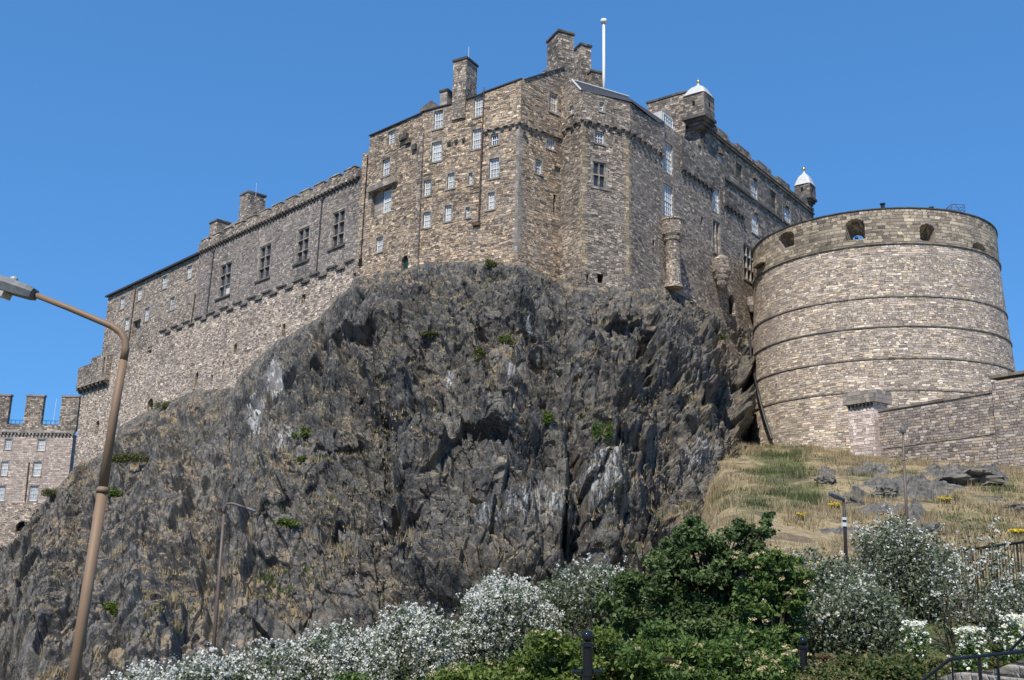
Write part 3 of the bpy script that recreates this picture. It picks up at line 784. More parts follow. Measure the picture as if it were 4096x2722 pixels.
# string course and battlements
st = MB()
for zz in (FP.uz(*Z5(1130, 275))[1], FP.uz(*Z4(1430, 1085))[1]):
    st.box(FP, uP0, zz, uP1, zz + .3, -.1, .25)
st.build('string_course', M['darktrim'], pal)
cap = MB(); o = [(uP0 + .2, zpb + .35), (uP1 - .2, zpb + .35)]
zcr = zP + .1; period = (uP1 - uP0 - 3.5) / 5.0
tops = []
u = uP1 - .2
pts = []
for i in range(5):
    ua = uP0 + 3.3 + period * i
    pts += [(ua, zcr - .75), (ua, zcr), (ua + period * .62, zcr), (ua + period * .62, zcr - .75)]
cap.slab(FP, [(uP0 + .2, zpb + .005), (uP1 - .2, zpb + .005), (uP1 - .2, zcr - .75)] + pts[::-1] + [(uP0 + .2, zcr - .75)], [], thick=.7, off=.22)
cap.build('parapet', M['dark'], pal)
def cupola(u, face, y_ball, y_eave, y_bot, y_cor, half, zm, back):
    zb_ = face.uz(*zm(0, 0))  # unused
    c = np.array(face.pt(u, 0, back)[:2])
    dd = np.hypot(*c)
    def zz(y):
        h = CAM + ray(*zm(*y)) * 1.0
        d = ray(*zm(*y)); k = dd / math.hypot(d[0], d[1]); return CAM[2] + d[2] * k
    ze, zb, zt, zc = zz(y_eave), zz(y_bot), zz(y_ball), zz(y_cor)
    t, n = face.t, face.n
    def sq(h): return [tuple(c + t * a * h + n * b * h) for a, b in ((-1, 1), (1, 1), (1, -1), (-1, -1))]
    tb = MB(); tb.prism(sq(half), zb, ze)
    to = tb.build('corner_turret', M['dark'], pal)
    for s_, (a, b) in enumerate((((0, 1)), ((-1, 0)))):
        ctr = c + t * a * (half + .012) + n * b * (half + .012)
        tt = t if b else n
        f2 = Face(ctr, tt, (t * a + n * b))
        wm = MB(); wm.box(f2, -.22, zb + (ze - zb) * .45, .22, zb + (ze - zb) * .45 + .8, -.05, .0)
        wm.build('turret_window', M['void'], to)
    cm = MB()
    for k in range(4):
        h0 = half * (1.12 - .2 * k); z1 = zb - (zb - zc) * k / 4; z2 = zb - (zb - zc) * (k + 1) / 4
        cm.prism(sq(h0)[::-1], z2 + .002, z1)
    cm.build('turret_corbelling', M['darktrim'], to)
    H = (zt - ze)
    prof = [(1.12, 0), (1.10, .03), (1.0, .10), (.92, .20), (.86, .30), (.74, .42), (.52, .53), (.30, .61), (.15, .69), (.08, .76), (.06, .84)]
    dmb = MB(); nn = 16
    base = len(dmb.v)
    for (r, h) in prof:
        for k in range(nn):
            a = 2 * math.pi * k / nn
            ca, sa = math.cos(a), math.sin(a); ps = 2.0 / (7 if h < .3 else 4)
            x = math.copysign(abs(ca) ** ps, ca) * r * half; y = math.copysign(abs(sa) ** ps, sa) * r * half
            p = c + t * x + n * y; dmb.v.append((p[0], p[1], ze + H * h))
    for i in range(len(prof) - 1):
        for k in range(nn):
            a = base + i * nn + k; b = base + i * nn + (k + 1) % nn; dmb.f.append((a, b, b + nn, a + nn))
    dmb.f.append(tuple(base + k for k in range(nn))[::-1]); dmb.f.append(tuple(base + (len(prof) - 1) * nn + k for k in range(nn)))
    do = dmb.build('cupola', M['lead'], to)
    fb = MB(); r0 = .09 * H; zc_ = ze + H * .9
    fb.lathe((c[0], c[1]), [(r0 * math.sin(a), zc_ - r0 * math.cos(a)) for a in np.linspace(.15, math.pi - .1, 9)], 12)
    fb.tube([(c[0], c[1], zc_ + r0), (c[0], c[1], zc_ + r0 + .35)], .03, 6)
    fb.build('gilt_ball', M['gold'], do, smooth=True)
cupola(uP0 - .1, FP, (1273, 580), (1300, 735), (1305, 915), (1290, 1010), 1.72, Z4, -.6)
cupola(uP1 - 1.3, FP, (2125, 1330), (2150, 1495), (2170, 1600), (2170, 1680), 1.45, Z4, -.9)
drainpipe(pal, FP, [Z5(1617, 400), Z5(1622, 650)], .16, 'pipe_lead', off=.3)

# =================================================================== flagpole
q = FCH.shifted(-2.0).hit(*Z1(2088, 560)); qt = FCH.shifted(-2.0).hit(*Z1(2083, 62))
fp = thing('flagpole', (q[0], q[1], q[2] - 2.0), 'white flagpole with a round cap, standing behind the chimneys at the highest roof', 'flagpole')
mb = MB(); mb.tube([(q[0], q[1], q[2] - 2.5), (q[0], q[1], q[2] + .9), (q[0], q[1], qt[2] - .35)], [.10, .215, .18], 12); mb.build('pole', M['white'], fp, smooth=True)
mb = MB(); mb.lathe(q, [(.2, qt[2] - .5), (.42, qt[2] - .40), (.47, qt[2] - .15), (.42, qt[2] + .1), (.24, qt[2] + .18)], 14); mb.build('cap', M['white'], fp, smooth=True)

# =================================================================== great hall
hall = thing('great_hall', (FH.pt(LH / 2, 0)[0], FH.pt(LH / 2, 0)[1], 30), 'grey stone hall with four tall mullioned windows below a corbelled battlement', 'castle building')
wall = MB()
zhp = FH.uz(*Z2(1450, 340))[1]
zht = FH.uz(*Z2(1450, 262))[1]
wquads = [((1020, 965), (1045, 712), (1132, 678), (1110, 940)), ((1330, 830), (1355, 570), (1445, 530), (1420, 798)), ((1630, 700), (1652, 436), (1745, 397), (1722, 665)), ((1905, 580), (1925, 303), (2022, 260), (2005, 540))]
winH = []
for qd in wquads:
    P = [FH.uz(*Z2(*p)) for p in qd]
    winH.append(((P[0][0] + P[1][0]) / 2, (P[0][1] + P[3][1]) / 2, (P[2][0] + P[3][0]) / 2, (P[1][1] + P[2][1]) / 2))
zst = float(np.mean([FH.uz(*Z2(950, 1145))[1], FH.uz(*Z2(1500, 905))[1], FH.uz(*Z2(1990, 690))[1]]))
wall.slab(FH, [(0, zst - 1.5), (LH, zst - 1.5), (LH, zhp), (0, zhp)], winH, thick=.7, rev=.5)
wall.prism([inward(FH, .1, .8), inward(FH, LH - .1, .8), inward(FH, LH - .1, 13), inward(FH, .1, 13)], 16, zhp)
wall.build('wall', M['grey_ashlar'], hall)
for r in winH:
    wo = window(hall, FH, r, 2, 3, depth=.42, kind='mullion', glass='darkglass', margin=.35, sill=False)
    sm = MB(); sm.box(FH, r[0] - .7, r[1] - .35, r[2] + .5, r[1] - .01, -.3, .22); sm.build('sill', M['darktrim'], wo)
bl = winH[0]; bb = MB(); bb.poly(FH.pt(bl[0] + 1.2, bl[1] + .2, -.40), FH.pt(bl[2] - .1, bl[1] + .2, -.40), FH.pt(bl[2] - .1, bl[1] + 1.8, -.40), FH.pt(bl[0] + 1.2, bl[1] + 1.8, -.40))
bb.build('blind', M['blind'], hall)
pp = MB(); pts = []; per = 4.05; u = .9
while u + 2.7 < LH:
    pts += [(u, zht - .5), (u, zht), (u + 2.75, zht), (u + 2.75, zht - .5)]; u += per
pp.slab(FH, [(0, zhp + .004), (LH - .2, zhp + .004), (LH - .2, zht - .5)] + pts[::-1] + [(0, zht - .5)], [], thick=.8, off=.4)
par = pp.build('parapet', M['brown'], hall)
cp = MB(); u = .9
while u + 2.7 < LH:
    cp.box(FH, u - .08, zht + .004, u + 2.83, zht + .16, -.45, .5); u += per
cp.build('merlon_coping', M['dressed'], par)
corbel_row(hall, FH, list(np.arange(.5, LH - .3, .92)), zhp, .42, .62, .42, 'darktrim')
drainpipe(hall, FH, [Z2(995, 610), Z2(932, 1155)], .10, 'pipe_lead', True, .16)
drainpipe(hall, FH, [Z2(1845, 205), Z2(1797, 800)], .10, 'pipe_lead', True, .16)
r = FH.shifted(-3.0).rect(Z2, 1192, 155, 1252, 330)
chimney(hall, FH.shifted(-3.0), r[0], r[2], zhp - 1, r[3], 0, -3.4)
r2 = FH.shifted(-1.0).rect(Z2, 957, 375, 1012, 470)
chimney(hall, FH.shifted(-1.0), r2[0], r2[2], zhp - 1, r2[3], 0, -2.5)
cs = MB(); FS3 = FH.shifted(-1.6)
(ua, za_), (ub_, zb2) = FS3.uz(*Z2(1070, 420)), FS3.uz(*Z2(1215, 335))
for i in range(6):
    q0 = ua + (ub_ - ua) * i / 6; q1 = ua + (ub_ - ua) * (i + 1) / 6
    cs.box(FS3, q0 + .01, zhp - 1, q1, za_ + (zb2 - za_) * (i + .7) / 6, -.7, 0)
cs.build('crow_steps', M['dressed'], hall)
ae = MB(); q = np.array(FH.shifted(-3.5).hit(*Z2(1318, 175))); ae.tube([q, q + (0, 0, 2.6)], .04, 6); ae.build('aerial', M['lead'], hall)

# =================================================================== west lodging (far left)
lod = thing('west_lodging', (FL.pt(LL / 2, 0)[0], FL.pt(LL / 2, 0)[1], 30), 'plain brown rubble lodging with small white sash windows, left of the grey hall', 'castle building')
wall = MB()
zle = float(np.mean([FL.uz(*Z2(300, 900))[1], FL.uz(*Z2(800, 665))[1]]))
winL = [(FL.rect(Z2, 255, 958, 289, 1052), 3, 4), (FL.rect(Z2, 390, 890, 425, 982), 3, 4), (FL.rect(Z2, 584, 795, 621, 892), 3, 4), (FL.rect(Z2, 779, 716, 816, 812), 3, 4),
        (FL.rect(Z2, 644, 960, 680, 1058), 3, 4), (FL.rect(Z2, 446, 1045, 481, 1146), 3, 4), (FL.rect(Z2, 292, 1123, 326, 1216), 3, 4)]
dk = FL.rect(Z2, 352, 1142, 412, 1258)
zg = FL.uz(*Z2(330, 1390))[1]
wall.slab(FL, [(0, zg - 1), (LL, zg - 1), (LL, zle), (.0, zle)], [q[0] for q in winL] + [dk], thick=.7, rev=.9)
wall.prism([inward(FL, .1, 1.0), inward(FL, LL - .1, 1.0), inward(FL, LL - .1, 12), inward(FL, .1, 12)], 14, zle - .1)
wall.build('wall', M['brown'], lod)
for r, c, n in winL: window(lod, FL, r, c, n, margin=.26)
opening(lod, FL, [(dk[0], dk[1]), (dk[2], dk[1]), (dk[2], dk[3]), (dk[0], dk[3])], .88, 'recess', 'dressed')
rf = MB(); roof_strip(rf, FL, -.5, LL + .05, zle + .02, zle + .02, 7, 1.2, .55, .35); rf.build('roof', M['slate'], lod)
drainpipe(lod, FL, [Z2(383, 885), Z2(330, 1300)], .11, 'rust', off=.14)
drainpipe(lod, FL, [Z2(850, 935), Z2(812, 1200)], .09, 'rust', off=.14)

# =================================================================== rampart wall under hall and lodging
FRm = Face(FL.p + FL.n * .12, FL.t, FL.n)
LT = LL + LH
ram = thing('rampart_wall', (FRm.pt(LT / 2, 0)[0], FRm.pt(LT / 2, 0)[1], 18), 'pale rubble rampart wall below the hall and lodging, rising out of the crag', 'rampart')
wall = MB()
uA, uB_ = FRm.uz(*Z2(560, 1320))[0], LT - .6
zr = [FRm.uz(*Z2(560, 1310))[1], FRm.uz(*Z2(860, 1190))[1], FRm.uz(*Z2(1500, 905))[1], FRm.uz(*Z2(2060, 650))[1]]
zr_base = float(np.mean(zr[1:])) - .35
steps = []
mould = MB(); u = uA; k = 0
while u < uB_ - 1.5:
    hz = zr_base + (.75 if k % 2 == 0 else 0.0); wdt = 2.5 if k % 2 == 0 else 2.1
    steps += [(u, hz), (min(u + wdt, uB_), hz)]
    mould.box(FRm, u - .06, hz - .02, min(u + wdt, uB_) + .06, hz + .22, -.15, .26)
    u += wdt; k += 1
zl_left = FRm.uz(*Z2(400, 1380))[1]
ledge = [FRm.uz(*ZL(375, 1130)), FRm.uz(*ZL(418, 760)), FRm.uz(*ZL(437, 560))]
lowleft = FRm.uz(*ZL(340, 1160))
slits = [FRm.rect(Z2, 1147, 1325, 1170, 1405), FRm.rect(Z2, 1526, 1168, 1551, 1265), FRm.rect(Z2, 1678, 938, 1706, 1018), FRm.rect(Z2, 2034, 690, 2046, 740), FRm.rect(Z2, 1055, 1465, 1068, 1510)]
slits += [FRm.rect(ZL, 500, 826, 517, 895), FRm.rect(ZL, 1019, 575, 1036, 652)]
slits += [FRm.rect(Z2, 468, 1350, 502, 1400), FRm.rect(ZX, 1262, 1285, 1285, 1390)]
archd = FRm.rect(ZL, 770, 712, 800, 790)
wall.slab(FRm, [(lowleft[0] - .8, 4), (uB_, 4)] + [(uB_, steps[-1][1])] + steps[::-1] + [(uA - .01, zl_left), (ledge[2][0], zl_left), ledge[2], ledge[1], ledge[0]],
          [arch(s_, k=.3) if i in (0, 1, 5, 6) else s_ for i, s_ in enumerate(slits)] + [arch(archd)], thick=.85, rev=.8)
wall.prism([inward(FRm, 1, .9), inward(FRm, LT - 1, .9), inward(FRm, LT - 1, 6), inward(FRm, 1, 6)], 6, zr_base - 2)
wall.build('wall', M['pale'], ram)
mould.build('stepped_moulding', M['darktrim'], ram)
for i, s_ in enumerate(slits):
    opening(ram, FRm, [(s_[0], s_[1]), (s_[2], s_[1]), (s_[2], s_[3]), (s_[0], s_[3])], .78, 'slit_window')
    if i in (0, 1, 5, 6):
        q = MB(); m_ = .35
        q.box(FRm, s_[0] - m_, s_[1] - .2, s_[0] - .01, s_[3] + .3, -.2, .025); q.box(FRm, s_[2] + .01, s_[1] - .2, s_[2] + m_, s_[3] + .3, -.2, .025)
        q.build('slit_surround', M['quoin'], ram)
opening(ram, FRm, arch(archd), .75, 'doorway')
q = MB(); m_ = .3; q.box(FRm, archd[0] - m_, archd[1], archd[0] - .01, archd[3] + .1, -.2, .03); q.box(FRm, archd[2] + .01, archd[1], archd[2] + m_, archd[3] + .1, -.2, .03); q.build('door_surround', M['quoin'], ram)
# corbelled look-out box at the left end
bx = FRm.rect(ZL, 432, 530, 560, 640)
bm = MB(); bm.slab(FRm, [(bx[0], bx[1]), (bx[2] + 1.6, bx[1]), (bx[2] + 1.6, zl_left + 1.2), (bx[2] - .6, zl_left + 1.2), (bx[2] - .6, bx[3] + .9), ((bx[0] + bx[2]) / 2, bx[3] + .9), ((bx[0] + bx[2]) / 2, bx[3] - .2), (bx[0], bx[3] - .2)], [(bx[2] - .2, bx[1] + .9, bx[2] + .8, bx[3] + .1)], thick=1.6, rev=1.0, off=1.0)
bo = bm.build('lookout_box', M['brown'], ram)
corbel_row(ram, FRm, list(np.linspace(bx[0] + .3, bx[2] + 1.3, 8)), bx[1], .5, 1.1, 1.0, 'darktrim')

# =================================================================== round battery
DB, AZ = 156.0, math.atan2(1500, 4131)
BC = np.array([DB * math.sin(AZ), DB * math.cos(AZ)])
RB = 17.15
bat = thing('round_battery', (BC[0], BC[1], 18), 'huge round pale stone battery with four gun embrasures and ringed string courses', 'battery')
def az_of(px):  # angle on the drum of the near surface along a sight line
    d = ray(*px); d2 = d[:2] / np.hypot(*d[:2]); b = d2 @ BC; disc = b * b - (BC @ BC - RB * RB)
    p = d2 * (b - math.sqrt(max(disc, 0))); k = np.linalg.norm(p) / np.hypot(*d[:2])
    return math.atan2(*(p - BC)[::-1]), CAM[2] + d[2] * k
def zB_(y, x=800): return az_of(ZB(x, y))[1]
zrim, zband = zB_(121, 740), zB_(296, 800)
print('PLAN battery', BC, RB, 'rim', zrim)
zlow = 12.0
def rad(z): return RB + .035 * (zband - z) + .0009 * (zband - z) ** 2 if z < zband else RB
na = 960
ang = np.linspace(-math.pi, math.pi, na + 1)
def polar_mesh(zs, rfun, mask=None, rin=None, floor=None):
    v = []; uv = []
    nz = len(zs)
    A, Zg = np.meshgrid(ang, zs)
    Rg = np.vectorize(rfun)(Zg)
    V = np.stack([BC[0] + Rg * np.cos(A), BC[1] + Rg * np.sin(A), Zg], -1).reshape(-1, 3)
    UV = np.stack([A * RB, Zg], -1).reshape(-1, 2)
    F = []
    for j in range(nz - 1):
        i = np.arange(na)
        F.append(np.stack([j * (na + 1) + i, j * (na + 1) + i + 1, (j + 1) * (na + 1) + i + 1, (j + 1) * (na + 1) + i], 1))
    F = np.stack(F)
    return V, UV, F
def drum_obj(name, V, UV, F, mat):
    o = big_mesh(name, V, F, mat, bat)
    me = o.data
    lay = me.uv_layers.new(name='UVMap'); lay.data.foreach_set('uv', UV[F.ravel()].ravel().astype(np.float32))
    return o
V, UV, F = polar_mesh(np.linspace(zlow, zband, 40), rad)
drum_obj('wall', V, UV, F.reshape(-1, 4), M['drum'])
emb = []
for (x0, y0, x1, y1) in ((283, 232, 366, 318), (634, 165, 735, 272), (1022, 190, 1104, 280), (1300, 290, 1372, 365)):
    a0, zt_ = az_of(ZB(x0, (y0 + y1) / 2)); a1, _ = az_of(ZB(x1, (y0 + y1) / 2)); zt_ = az_of(ZB((x0 + x1) / 2, y0))[1]; zb_ = az_of(ZB((x0 + x1) / 2, y1))[1]
    emb.append((min(a0, a1), max(a0, a1), zb_, zt_))
zs = np.linspace(zband, zrim, 34)
V, UV, F = polar_mesh(zs, lambda z: RB + .0)
am = (ang[:-1] + ang[1:]) / 2; zm_ = (zs[:-1] + zs[1:]) / 2
Am, Zm = np.meshgrid(am, zm_)
def emask(A, Z, grow=0.0):
    k = np.zeros(A.shape, bool)
    for a0, a1, z0, z1 in emb:
        c, h = (a0 + a1) / 2, (a1 - a0) / 2 + grow
        x = (A - c) / h; hh = min(.9, (z1 - z0) * .4)
        k |= (np.abs(x) < 1) & (Z > z0) & (Z < z1 - hh + hh * np.sqrt(np.clip(1 - x * x, 0, 1)))
    return k
hole = emask(Am, Zm)
TH = 2.4
Vin = V.copy()
cen = np.zeros((len(ang)))
# inner opening is narrower: the embrasure funnels inward
ain = ang.copy()
for a0, a1, z0, z1 in emb:
    c, h = (a0 + a1) / 2, (a1 - a0) / 2
    wgt = np.clip(1.6 - np.abs(ang - c) / h, 0, 1) * .6
    ain = ain + (c - ang) * np.where(np.abs(ang - c) < 1.6 * h, wgt, 0)
A2, Z2g = np.meshgrid(ain, zs)
zz_ = Z2g.copy()
for a0, a1, z0, z1 in emb:
    near = np.abs(Am[0] * 0 + (am - (a0 + a1) / 2)) if False else np.abs(np.meshgrid(ang, zs)[0] - (a0 + a1) / 2) < 1.3 * (a1 - a0) / 2
    zz_ = np.where(near & (zz_ > z0) & (zz_ < z1 + .2), z0 + (zz_ - z0) * .46, zz_)
Vin = np.stack([BC[0] + (RB - TH) * np.cos(A2), BC[1] + (RB - TH) * np.sin(A2), zz_], -1).reshape(-1, 3)
nV = len(V)
keep = F[~hole]
fin = keep[:, ::-1] + nV
rev = []
nzc, nac = hole.shape
for j, i in zip(*np.nonzero(hole)):
    q = F[j, i]
    for (dj, di, e0, e1) in ((-1, 0, 0, 1), (1, 0, 2, 3), (0, -1, 3, 0), (0, 1, 1, 2)):
        jj, ii = j + dj, i + di
        if jj < 0 or jj >= nzc or not hole[jj, ii % nac]: rev.append((q[e0], q[e1], q[e1] + nV, q[e0] + nV))
topr = (nzc) * (na + 1)
cap_ = [(topr + i, topr + i + 1, topr + i + 1 + nV, topr + i + nV) for i in range(na)]
drum_obj('parapet', np.concatenate([V, Vin]), np.concatenate([UV, UV + [0, 3]]), np.concatenate([keep, fin, np.array(rev), np.array(cap_)]), M['drum_top'])
fl = MB(); fl.lathe(BC, [(RB - .5, zband - .4), (RB - .55, zband + .02)], 64); fl.build('gun_platform', M['concrete'], bat)
def ring(z, h, outp, name, mat, r0=None):
    mb = MB(); r = (r0 if r0 else rad(z)); n = 160
    base = 0
    for (rr, zz) in ((r - .3, z), (r + outp, z), (r + outp, z + h), (r - .3, z + h)):
        for k in range(n): mb.v.append((BC[0] + rr * math.cos(2 * math.pi * k / n), BC[1] + rr * math.sin(2 * math.pi * k / n), zz))
    for i in range(4):
        for k in range(n):
            a = i * n + k; b = i * n + (k + 1) % n; c = ((i + 1) % 4) * n
            mb.f.append((a, b, c + (k + 1) % n, c + k))
    return mb.build(name, M[mat], bat)
for y in (580, 738, 906): ring(zB_(y), .17, .12, 'string_course', 'band')
zl_ = zB_(1092, 560)
ring(zl_, .17, .10, 'string_course', 'band')
ring(zband - .12, .22, .18, 'string_course', 'band')
ring(zrim + .003, .13, .12, 'rim_coping', 'darktrim', RB - .0)
for (x, y, h, rr) in ((836, 118, .8, .28), (1108, 152, .35, .25)):
    a, z = az_of(ZB(x, y)); p = BC + (RB - .9) * np.array([math.cos(a), math.sin(a)])
    mb = MB(); mb.lathe(p, [(rr, zrim + .1), (rr * .9, zrim + .1 + h), (rr * 1.3, zrim + .12 + h), (rr * 1.3, zrim + .3 + h)], 12); mb.build('vent_pot', M['iron'], bat)
a, z = az_of(ZB(1255, 205)); p = BC + (RB - 1.2) * np.array([math.cos(a), math.sin(a)]); mb = MB()
ca = [np.array([p[0] + dx, p[1] + dy, 0]) for dx, dy in ((-.9, -.9), (.9, -.9), (.9, .9), (-.9, .9))]
for c_ in ca: mb.tube([c_ + (0, 0, zrim - .2), c_ + (0, 0, zrim + 1.35)], .035, 5)
for zz in (.5, .95, 1.35):
    for i in range(4): mb.tube([ca[i] + (0, 0, zrim + zz), ca[(i + 1) % 4] + (0, 0, zrim + zz)], .03, 5)
for i in range(4): mb.tube([ca[i] + (0, 0, zrim + 1.35), np.array([p[0], p[1], zrim + 1.75])], .03, 5)
mb.build('safety_cage', M['pipe_lead'], bat)
# machicolated box where the drum meets the flank
a0, zz0 = az_of(ZB(200, 385)); tt = np.array([-math.sin(a0), math.cos(a0)])
fbx = Face(BC + RB * np.array([math.cos(a0), math.sin(a0)]), tt if tt[0] > 0 else -tt, (math.cos(a0), math.sin(a0)))
mb = MB(); mb.box(fbx, -1.9, zz0 + .2, 1.2, zband + 1.2, -1, .8); mb.build('machicolation', M['drum_top'], bat)
corbel_row(bat, fbx, [-1.6, -.7, .2, .95], zz0 + .2, .4, .9, .8, 'darktrim')
# black downpipe crossing the drum's foot
mb = MB(); P = []
for (x, y) in ((1727, 760), (1748, 830), (1770, 910), (1787, 965), (1806, 1015)):
    X, Yp = ZF(x, y); a, z = az_of((X, Yp)); P.append((BC[0] + (rad(z) + .5) * math.cos(a), BC[1] + (rad(z) + .5) * math.sin(a), z))
P[0] = tuple(np.array(P[0]) + (-.2, -.2, 0)); mb.tube(P, .2, 8); mb.build('drainpipe', M['iron'], bat)
# guns inside the embrasures
for k, lab in ((0, 'black cannon in the leftmost embrasure of the round battery'), (1, 'black cannon in the highest embrasure, second from the left')):
    a0, a1, z0, z1 = emb[k]; c = (a0 + a1) / 2; d = np.array([math.cos(c), math.sin(c), 0])
    p = np.array([BC[0], BC[1], z0 + .55]) + d * (RB - 2.6)
    gun = thing('cannon', (p[0], p[1], z0), lab, 'cannon', 'cannons on the battery')
    mb = MB(); mb.tube([p - d * 1.6, p - d * 1.5, p, p + d * 1.35, p + d * 1.4, p + d * 1.5], [.28, .30, .24, .17, .22, .22], 12); mb.build('barrel', M['iron'], gun, smooth=True)
    t_ = np.array([-d[1], d[0], 0]); fg = Face(p[:2] - d[:2] * .8, t_[:2], d[:2]); mb = MB()
    mb.box(fg, -.45, z0 + .06, -.3, z0 + .7, -1.0, .7); mb.box(fg, .3, z0 + .06, .45, z0 + .7, -1.0, .7); mb.build('carriage', M['darkpost'], gun)

# =================================================================== retaining wall with pier
PW0 = at_depth(*ZG(235, 800), 121.0)[:2]; PW1 = at_depth(*ZG(1680, 900), 106.0)[:2]
FW, LW = mkface(PW0, PW1)
rtw = thing('retaining_wall', (PW1[0], PW1[1], 15), 'grey brown squared stone wall with a corbel topped pier, in front of the round battery', 'wall')
wall = MB()
up0 = FW.uz(*ZG(485, 700))[0]
zw0, zw1 = FW.uz(*ZG(520, 480))[1], FW.uz(*ZG(1640, 290))[1]
wall.slab(FW, [(up0 - .3, 10), (LW, 10), (LW, zw1), (up0 - .3, zw0)], [], thick=1.0)
hi = FW.uz(*ZG(1660, 185)); 
wall.slab(FW, [(LW + .003, 8), (LW + 16, 8), (LW + 16, hi[1] + .3), (LW + .003, hi[1])], [], thick=1.2, off=.25)
wall.poly(FW.pt(up0 - .3, 10, -1), FW.pt(LW + 16, 10, -1.2), FW.pt(LW + 16, hi[1], -1.2), FW.pt(LW, zw1, -1), FW.pt(up0 - .3, zw0, -1))
wall.build('wall', M['retain'], rtw)
cp = MB()
cp.hexa([FW.pt(up0 + .1, zw0 + .004, -1.1), FW.pt(LW, zw1 + .004, -1.1), FW.pt(LW, zw1 + .004, .12), FW.pt(up0 + .1, zw0 + .004, .12), FW.pt(up0 + .1, zw0 + .26, -1.1), FW.pt(LW, zw1 + .26, -1.1), FW.pt(LW, zw1 + .26, .12), FW.pt(up0 + .1, zw0 + .26, .12)])
cp.box(FW, LW - .15, hi[1] + .32, LW + 16, hi[1] + .62, -1.3, .45)
s0 = FW.uz(*ZG(640, 830))[1]; s1 = FW.uz(*ZG(1640, 690))[1]
cp.hexa([FW.pt(up0 + 1, s0, -.1), FW.pt(LW, s1, -.1), FW.pt(LW, s1, .06), FW.pt(up0 + 1, s0, .06), FW.pt(up0 + 1, s0 + .14, -.1), FW.pt(LW, s1 + .14, -.1), FW.pt(LW, s1 + .14, .06), FW.pt(up0 + 1, s0 + .14, .06)])
cp.build('coping', M['band'], rtw)
pr = FW.shifted(.9).rect(ZG, 232, 400, 478, 830)
FW2 = FW.shifted(.9)
mb = MB(); mb.box(FW2, pr[0], 10, pr[2], pr[3], -2.6, 0); po = mb.build('pier', M['pier'], rtw)
pt_ = FW2.uz(*ZG(340, 285))[1]
mb = MB(); mb.box(FW2, pr[0] - .4, pr[3] + .004, pr[2] + .4, pt_, -3.0, .4); mb.build('pier_cap', M['dressed'], po)
corbel_row(po, FW2, list(np.linspace(pr[0] + .2, pr[2] - .2, 7)), pr[3], .22, .4, .36, 'darktrim')

# =================================================================== barracks house at the far left
FK = Face(at_depth(*ZL(380, 900), 216.0)[:2], (1, 0), (0, -1))
bar = thing('barracks_house', (FK.p[0] - 15, FK.p[1], 16), 'pinkish ashlar house with tall square merlons at the far left edge', 'house')
def K(x, y): return FK.uz(*ZL(x, y))
wall = MB()
uR = K(372, 1000)[0]; uL = uR - 46
zc_, zbm = K(200, 893)[1], K(150, 1258)[1]
winK = [(FK.rect(ZL, 26, 922, 60, 978), 3, 4), (FK.rect(ZL, 197, 924, 236, 984), 3, 4), (FK.rect(ZL, 5, 1040, 40, 1115), 3, 4), (FK.rect(ZL, 173, 1042, 214, 1116), 3, 4), (FK.rect(ZL, 153, 1168, 195, 1246), 3, 4), (FK.rect(ZL, -12, 1168, 23, 1246), 3, 4)]
wall.slab(FK, [(uL, zbm), (uR, zbm), (uR, zc_), (uL, zc_)], [q[0] for q in winK], thick=.6, rev=.4)
wall.prism([(FK.p[0] + uL, FK.p[1] + .7), (FK.p[0] + uR - .05, FK.p[1] + .7), (FK.p[0] + uR - .05, FK.p[1] + 12), (FK.p[0] + uL, FK.p[1] + 12)], 2, zc_ - .1)
wall.build('wall', M['pink'], bar)
for r, c, n in winK: window(bar, FK, r, c, n, margin=.25)
bs = MB(); ab = FK.rect(ZL, 86, 1352, 156, 1408); bs.slab(FK, [(uL, 2), (uR + .2, 2), (uR + .2, zbm - .004), (uL, zbm - .004)], [arch(ab)], thick=.9, rev=.8, off=.3)
bs.build('base_wall', M['pale'], bar); opening(bar, FK, arch(ab), .5, 'arched_recess')
pm = MB(); z1, z2 = K(200, 850)[1], K(200, 703)[1]
ms = [(-190, -90), (-95 + 0, 45), (130, 222), (316, 408)]
ms = [(-60, 46), (130, 222), (316, 408)]
poly = [(uL, zc_ + .6), (uR + .3, zc_ + .6)]
crown = []
for x0, x1 in ms: crown += [(K(x0, 800)[0], z1), (K(x0, 800)[0], z2), (K(x1, 800)[0], z2), (K(x1, 800)[0], z1)]
crown[-1] = (crown[-1][0], zc_ + .6)
pm.slab(FK, [(uL, zc_ + .6), crown[-1]] + crown[:-1][::-1] + [(uL, z1)], [], thick=1.0, off=.35)
pa = pm.build('parapet', M['chimney'], bar)
cm = MB()
for x0, x1 in ms: cm.box(FK, K(x0, 800)[0] - .12, z2 + .004, K(x1, 800)[0] + .12, z2 + .38, -.8, .48)
cm.build('merlon_coping', M['dressed'], pa)
cm = MB(); cm.box(FK, uL, zc_ + .004, uR + .3, zc_ + .596, -.3, .42)
u = uL
while u < uR + .2: cm.box(FK, u, zc_ - .45, u + .35, zc_, -.1, .36); u += .75
cm.build('cornice', M['dressed'], bar)
drainpipe(bar, FK, [ZL(153, 1045), ZL(132, 1250)], .12, 'rust', off=.16)
rl = MB()
for xx in np.linspace(K(45, 820)[0], K(300, 820)[0], 12): rl.tube([(FK.p[0] + xx, FK.p[1] + 1.2, z1 - .8), (FK.p[0] + xx, FK.p[1] + 1.2, z1 + 1.1)], .05, 5)
for zz in (.3, 1.1): rl.tube([FK.pt(K(30, 820)[0], z1 + zz, -1.2), FK.pt(K(310, 820)[0], z1 + zz, -1.2)], .06, 5)
rl.build('roof_railing', M['pipe_lead'], bar)
q = FK.shifted(-2).hit(*ZL(282, 800)); ae = MB(); ae.tube([q - np.array([0, 0, 2]), q + np.array([.15, 0, 3.6])], .06, 6); ae.build('aerial', M['white'], bar)
